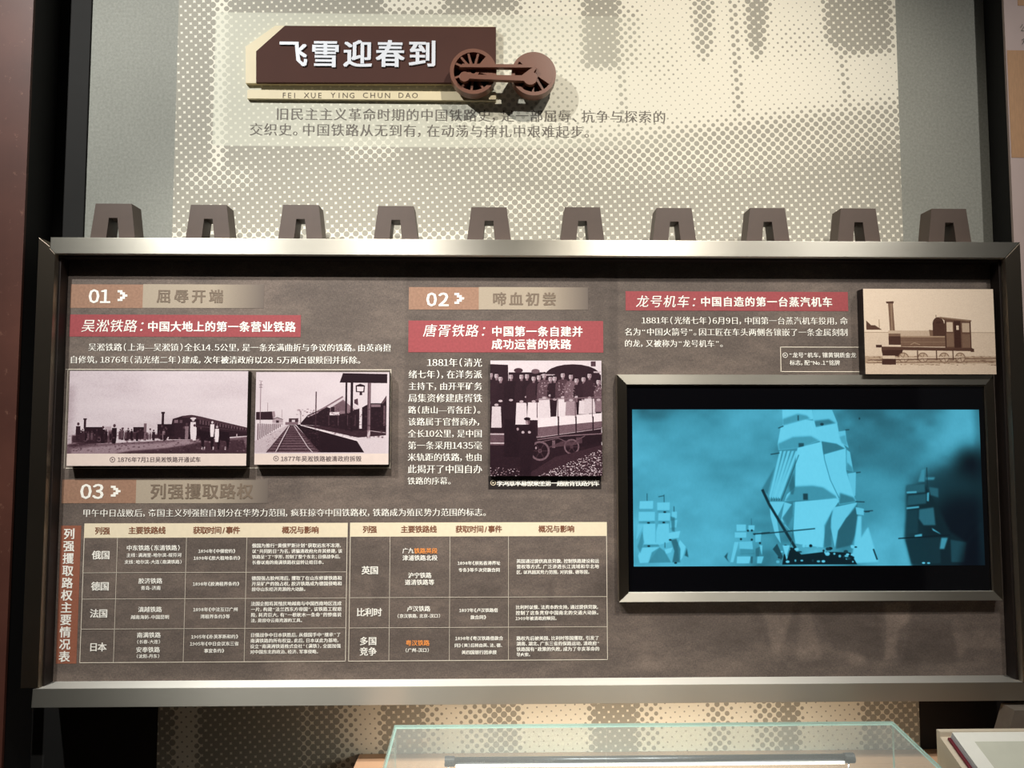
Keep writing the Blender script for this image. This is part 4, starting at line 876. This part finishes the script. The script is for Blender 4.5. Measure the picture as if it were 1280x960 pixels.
rail((tx0, tz0), (tx0, tz1), (sx0, sz1), (sx0, sz0), M['steel_dark']); rail((tx1, tz0), (tx1, tz1), (sx1, sz1), (sx1, sz0), M['steel_dark'])
t = NT('black_glass'); t.col((.003, .003, .004, 1)); t.set(Roughness=.06); M['black_glass'] = t.m
gl = bxo('glass_panel', (sx0, sx1, ys, ys + .006, sz0, sz1), M['black_glass'], tv)
x0, x1, z0, z1 = R4(791.2, 512, 1227.3, 707.3, ys)
im = pic_ships().image('film_frame', [(0, (2, 5, 16)), (.12, (14, 38, 46)), (.3, (34, 84, 98)), (.5, (58, 138, 160)), (.72, (84, 180, 208)), (.95, (106, 206, 234)), (1, (124, 220, 244))])
sheet('film_picture', x0, x1, z0, z1, ys - .0007, print_mat('lit_screen', im, emit=1.05), gl)
bm = bmesh.new(); box(bm, sx0, sx1, ys - .004, ys, sz1 - .004, sz1 - .001); obj('trim_line', bm, M['steel_dark'], tv)

# ================================================================== TRESTLE BRACKETS along the top of the frame
def bracket_mesh():
    bm = bmesh.new(); H = .104; w0, w1 = .0585, .0465; a0, a1, ho = .0172, .0112, .064; y0, y1 = 0.0, .052
    for s in (-1, 1): prism(bm, [(s * w0, 0), (s * w1, H), (0, H), (0, ho), (s * a1, ho), (s * a0, 0)][::s], y0, y1)
    bmesh.ops.remove_doubles(bm, verts=bm.verts, dist=1e-5)
    inner = [f for f in bm.faces if all(abs(v.co.x) < 1e-4 for v in f.verts)]
    bmesh.ops.delete(bm, geom=inner, context='FACES')
    me = bpy.data.meshes.new('trestle_bracket'); bm.to_mesh(me); bm.free(); me.materials.append(M['bracket']); return me
BM_ = bracket_mesh(); bp = []
for (l, r_, ty) in ((112, 169, 254.5), (232, 287.5, 256), (348, 402.5, 256), (467, 522, 257.5), (583.5, 639, 259), (700.5, 756, 259), (815.5, 871, 260), (933, 987.5, 260), (1046, 1102, 260.5), (1160.5, 1214.5, 261)):
    bp.append((X((l + r_) / 2, 300, .03), Z((l + r_) / 2, ty, .03)))
names = ['leftmost brown A-shaped bracket of the row on the steel frame', 'brown A-shaped bracket second from the left end of the row on the steel frame', 'brown A-shaped bracket third from the left end of the row on the steel frame',
         'brown A-shaped bracket fourth from the left, standing on the frame below the heading sign', 'brown A-shaped bracket fifth from the left end of the row on the steel frame', 'brown A-shaped bracket fifth from the right end of the row on the steel frame',
         'brown A-shaped bracket fourth from the right end of the row on the steel frame', 'brown A-shaped bracket third from the right end of the row on the steel frame', 'brown A-shaped bracket second from the right end, before the edge of the dotted board', 'rightmost brown A-shaped bracket of the row, before the bare grey wall']
for (x, z), nm in zip(bp, names):
    o = bpy.data.objects.new('trestle_bracket', BM_); COL.objects.link(o); o.location = (x, .03, ot)
    o.scale = (1, 1, (z - ot) / .104); tag(o, nm, 'bracket', 'brackets along the top of the steel frame')

# ================================================================== COUNTER, GLASS CASE, LAMP
ztab = Z(700, 940, YM)
def woodmat():
    t = NT('orange_wood_veneer'); v = t.coord((1.2, 14, 14)); f = t.noise(9, 4, v); g = t.noise(60, 3, t.coord((2, 40, 40)))
    c = t.mix(f, srgb((204, 164, 130)), srgb((222, 186, 154))); c = t.mix(0.25, c, t.mix(g, srgb((170, 112, 74)), srgb((232, 182, 140)))); t.col(c); t.set(Roughness=.4); return t.m
M['wood'] = woodmat()
cxl, cxr = X(449.5, 944, YM), 1.9
yr = .06
counter = thing('display_counter', ((cxl + cxr) / 2, -.3, 0), 'orange wood-topped counter against the dotted wall, carrying the glass case', 'counter')
bxo('counter_top', (cxl, cxr, -.86, yr - .002, ztab - .03, ztab), M['wood'], counter, .0015)
bxo('counter_back_strip', (cxl, xr - .002, yr - .002, YM - .002, ztab - .03, ztab), M['wood'], counter)
bxo('counter_body', (cxl + .02, cxr - .02, -.83, yr - .01, 0, ztab - .03), M['wood'], counter)
# glass case with a lid that slopes down to the viewer
yg = -.10
gx0, gx1 = X(493, 906, yg), X(1116, 902, yg); gz = Z(800, 904, yg); yfz = -.66; gzf = gz - .062; th = .006
def glassmat(tint, name, film=.02):
    m = bpy.data.materials.new(name); m.use_nodes = True; nt = m.node_tree; nt.nodes.clear()
    out = nt.nodes.new('ShaderNodeOutputMaterial'); mx = nt.nodes.new('ShaderNodeMixShader'); tr = nt.nodes.new('ShaderNodeBsdfTransparent'); g = nt.nodes.new('ShaderNodeBsdfGlossy')
    lw = nt.nodes.new('ShaderNodeLayerWeight'); lw.inputs[0].default_value = .5
    pw = nt.nodes.new('ShaderNodeMath'); pw.operation = 'POWER'; pw.inputs[1].default_value = 5
    ma = nt.nodes.new('ShaderNodeMath'); ma.operation = 'MULTIPLY_ADD'; ma.inputs[1].default_value = .96; ma.inputs[2].default_value = .04
    no = nt.nodes.new('ShaderNodeTexNoise'); no.inputs['Scale'].default_value = 6; mr = nt.nodes.new('ShaderNodeMapRange'); mr.inputs['To Min'].default_value = .015; mr.inputs['To Max'].default_value = .04
    nt.links.new(no.outputs['Fac'], mr.inputs['Value']); nt.links.new(mr.outputs[0], g.inputs['Roughness'])
    nt.links.new(lw.outputs['Facing'], pw.inputs[0]); nt.links.new(pw.outputs[0], ma.inputs[0])
    tr.inputs[0].default_value = tint
    nt.links.new(ma.outputs[0], mx.inputs[0]); nt.links.new(tr.outputs[0], mx.inputs[1]); nt.links.new(g.outputs[0], mx.inputs[2]); df = nt.nodes.new('ShaderNodeBsdfDiffuse'); df.inputs[0].default_value = (.86, .9, .86, 1); m2 = nt.nodes.new('ShaderNodeMixShader'); m2.inputs[0].default_value = film   # pale diffuse veil: reflected haze put into the colour
    nt.links.new(mx.outputs[0], m2.inputs[1]); nt.links.new(df.outputs[0], m2.inputs[2]); nt.links.new(m2.outputs[0], out.inputs[0]); return m
M['glass'] = glassmat((.97, .99, .98, 1), 'clear_glass'); M['lid_glass'] = glassmat((.97, .99, .98, 1), 'veiled_lid_glass', .11)
t = NT('polished_glass_edge'); t.col(srgb((190, 232, 222))); t.set(Roughness=.15); t.b.inputs['Transmission Weight'].default_value = .3; t.b.inputs['Subsurface Weight'].default_value = 0.0; M['edge'] = t.m
case = thing('glass_case', ((gx0 + gx1) / 2, (yg + yfz) / 2, ztab), 'clear frameless glass case with pale green edges standing on the wooden counter', 'case')
def pane(name, A, B, edge_faces=True):
    bm = bmesh.new(); hexa(bm, A, B)
    ar = sorted(bm.faces, key=lambda f: -f.calc_area())
    for f in ar[2:]: f.material_index = 1
    return obj(name, bm, [M['lid_glass' if name == 'lid_pane' else 'glass'], M['edge']], case)
def slab(n, x0, x1, ya, yb_, za0, za1, zb0, zb1):   # a: back, b: front
    return pane(n, [(x0, ya, za0), (x1, ya, za0), (x1, ya, za1), (x0, ya, za1)], [(x0, yb_, zb0), (x1, yb_, zb0), (x1, yb_, zb1), (x0, yb_, zb1)])
sl = (gz - gzf) / (yg - yfz)
slab('back_pane', gx0 + .001, gx1 - .001, yg, yg - th, ztab, gz - th, ztab, gz - th - sl * th)
slab('side_pane', gx0 + .001, gx0 + th, yg - th, yfz, ztab, gz - th - sl * th, ztab, gzf - th); slab('side_pane', gx1 - th, gx1 - .001, yg - th, yfz, ztab, gz - th - sl * th, ztab, gzf - th)
slab('front_pane', gx0 + .001, gx1 - .001, yfz, yfz - th, ztab, gzf - th, ztab, gzf - th - sl * th)
slab('lid_pane', gx0, gx1, yg, yfz - th, gz - th, gz, gzf - th - sl * th, gzf - sl * th)
M['felt'] = speck('taupe_felt', (70, 60, 52), .95, .15, 120)
bxo('added_dark_base', (gx0 + .012, gx1 - .012, yfz + .004, yg - .012, ztab + .0005, ztab + .012), M['felt'], case)  # unseen felt base, added to cut the wood's bounce on the bottom rail
# lamp bar inside
yb0 = -.17; la, lz = P(556, 951.5, yb0); lb_, _ = P(1067, 946, yb0); lz = Z(811, 949.5, yb0)
lampo = thing('lamp_bar', ((la + lb_) / 2, yb0, ztab), 'slim horizontal lamp tube on thin posts inside the glass case', 'lamp')
zpost = ztab + .0125
M['alu'] = speck('grey_aluminium', (120, 124, 130), .3, .05, 40, .9, (1, 20, 20)); M['dark_cap'] = speck('dark_grey_cap', (70, 72, 76), .4, .05, 40)
bm = bmesh.new(); rod(bm, (la + .02, yb0, lz), (lb_ - .02, yb0, lz), .0088, 20); obj('tube_housing', bm, M['alu'], lampo, True)
t = NT('lit_diffuser'); t.col((1, 1, 1, 1)); t.b.inputs['Emission Color'].default_value = (1, .93, .82, 1); t.set(Emission_Strength=1.8); M['lit'] = t.m
bxo('diffuser', (la + .025, lb_ - .025, yb0 - .0100, yb0 - .001, lz - .0098, lz - .0035), M['lit'], lampo)
for a, b in ((la, la + .022), (lb_ - .022, lb_)):
    bm = bmesh.new(); rod(bm, (a, yb0, lz), (b, yb0, lz), .0112, 20); obj('end_cap', bm, M['dark_cap'], lampo)
for x in (la + .008, lb_ - .012):
    bm = bmesh.new(); rod(bm, (x, yb0, zpost), (x, yb0, lz), .0016, 10); obj('post', bm, M['dark_cap'], lampo)
ll = bpy.data.lights.new('lamp_bar_light', 'AREA'); lo = bpy.data.objects.new('lamp_bar_light', ll); COL.objects.link(lo); ll.shape = 'RECTANGLE'; ll.size = .95; ll.size_y = .012; ll.energy = 3.6; ll.color = (1, .95, .86)
lo.location = ((la + lb_) / 2, yb0, lz - .013); lo.rotation_euler = (math.radians(20), 0, 0)

# ================================================================== READING STAND WITH OPEN ALBUM, right
ysb = -.22
ax, az = P(1170, 911, ysb); stand_x1 = ax + .62
M['stand'] = speck('cream_stand_paint', (214, 200, 176), .6, .03, 20)
st = thing('reading_stand', (ax + .31, ysb - .18, ztab), 'cream sloping reading stand on the counter, right of the glass case', 'stand')
tz_ = math.tan(math.radians(24)); yf2 = ysb - .40
bm = bmesh.new(); zb = az - .012
hexa(bm, [(ax, ysb - .014, ztab), (ax, yf2, ztab), (ax, yf2, zb - tz_ * (ysb - .014 - yf2)), (ax, ysb - .014, zb)], [(stand_x1, ysb - .014, ztab), (stand_x1, yf2, ztab), (stand_x1, yf2, zb - tz_ * (ysb - .014 - yf2)), (stand_x1, ysb - .014, zb)])
obj('stand_body', bm, M['stand'], st)
bxo('back_lip', (ax, stand_x1, ysb - .014, ysb, ztab, az), M['stand'], st, .002)
al = thing('display_album', (ax + .32, ysb - .2, zb - .09), 'open album with burgundy cover edge and white-bordered page on the cream stand', 'book')
def slope_slab(name, x0, x1, d0, d1, h0, h1, m, parent):
    """a slab lying on the slope: d along the slope from the back lip, h above it"""
    c, s = math.cos(math.radians(24)), math.sin(math.radians(24)); bm = bmesh.new()
    q = lambda x, d, h: (x, ysb - .016 - d * c - h * s, zb - .0005 - d * s + h * c)
    hexa(bm, [q(x0, d0, h0), q(x0, d1, h0), q(x0, d1, h1), q(x0, d0, h1)], [q(x1, d0, h0), q(x1, d1, h0), q(x1, d1, h1), q(x1, d0, h1)]); return obj(name, bm, m, parent)
M['burgundy'] = speck('burgundy_cloth', (112, 26, 38), .7, .08, 60); M['pages'] = speck('grey_page_edges', (196, 196, 196), .7, .12, 90, sc=(1, 1, 20)); M['border'] = speck('white_page_border', (240, 238, 226), .6, .02, 40); M['page'] = speck('grey_green_page', (206, 206, 188), .6, .03, 30)
bx = ax + .012
slope_slab('cover', bx, stand_x1 - .03, .006, .36, .001, .006, M['burgundy'], al)
slope_slab('page_block', bx + .006, stand_x1 - .036, .006, .355, .006, .020, M['pages'], al)
slope_slab('page_border', bx + .006, stand_x1 - .036, .006, .355, .020, .0206, M['border'], al)
slope_slab('page', bx + .040, stand_x1 - .07, .032, .33, .0206, .0211, M['page'], al)
# grey board leaning behind the stand
M['grey_board'] = speck('grey_board', (104, 96, 86), .7, .08, 60)
gy = -.03
bm = bmesh.new(); prism(bm, [P(1263, 908, gy), P(1268.5, 888, gy), (X(1268.5, 888, gy) + .4, Z(1268.5, 888, gy)), (X(1268.5, 888, gy) + .4, ztab), (X(1263, 908, gy) - .045, ztab)], gy, gy + .05)
tag(obj('grey_plinth', bm, M['grey_board']), 'grey slant-sided plinth behind the cream reading stand, under the frame corner', 'plinth')
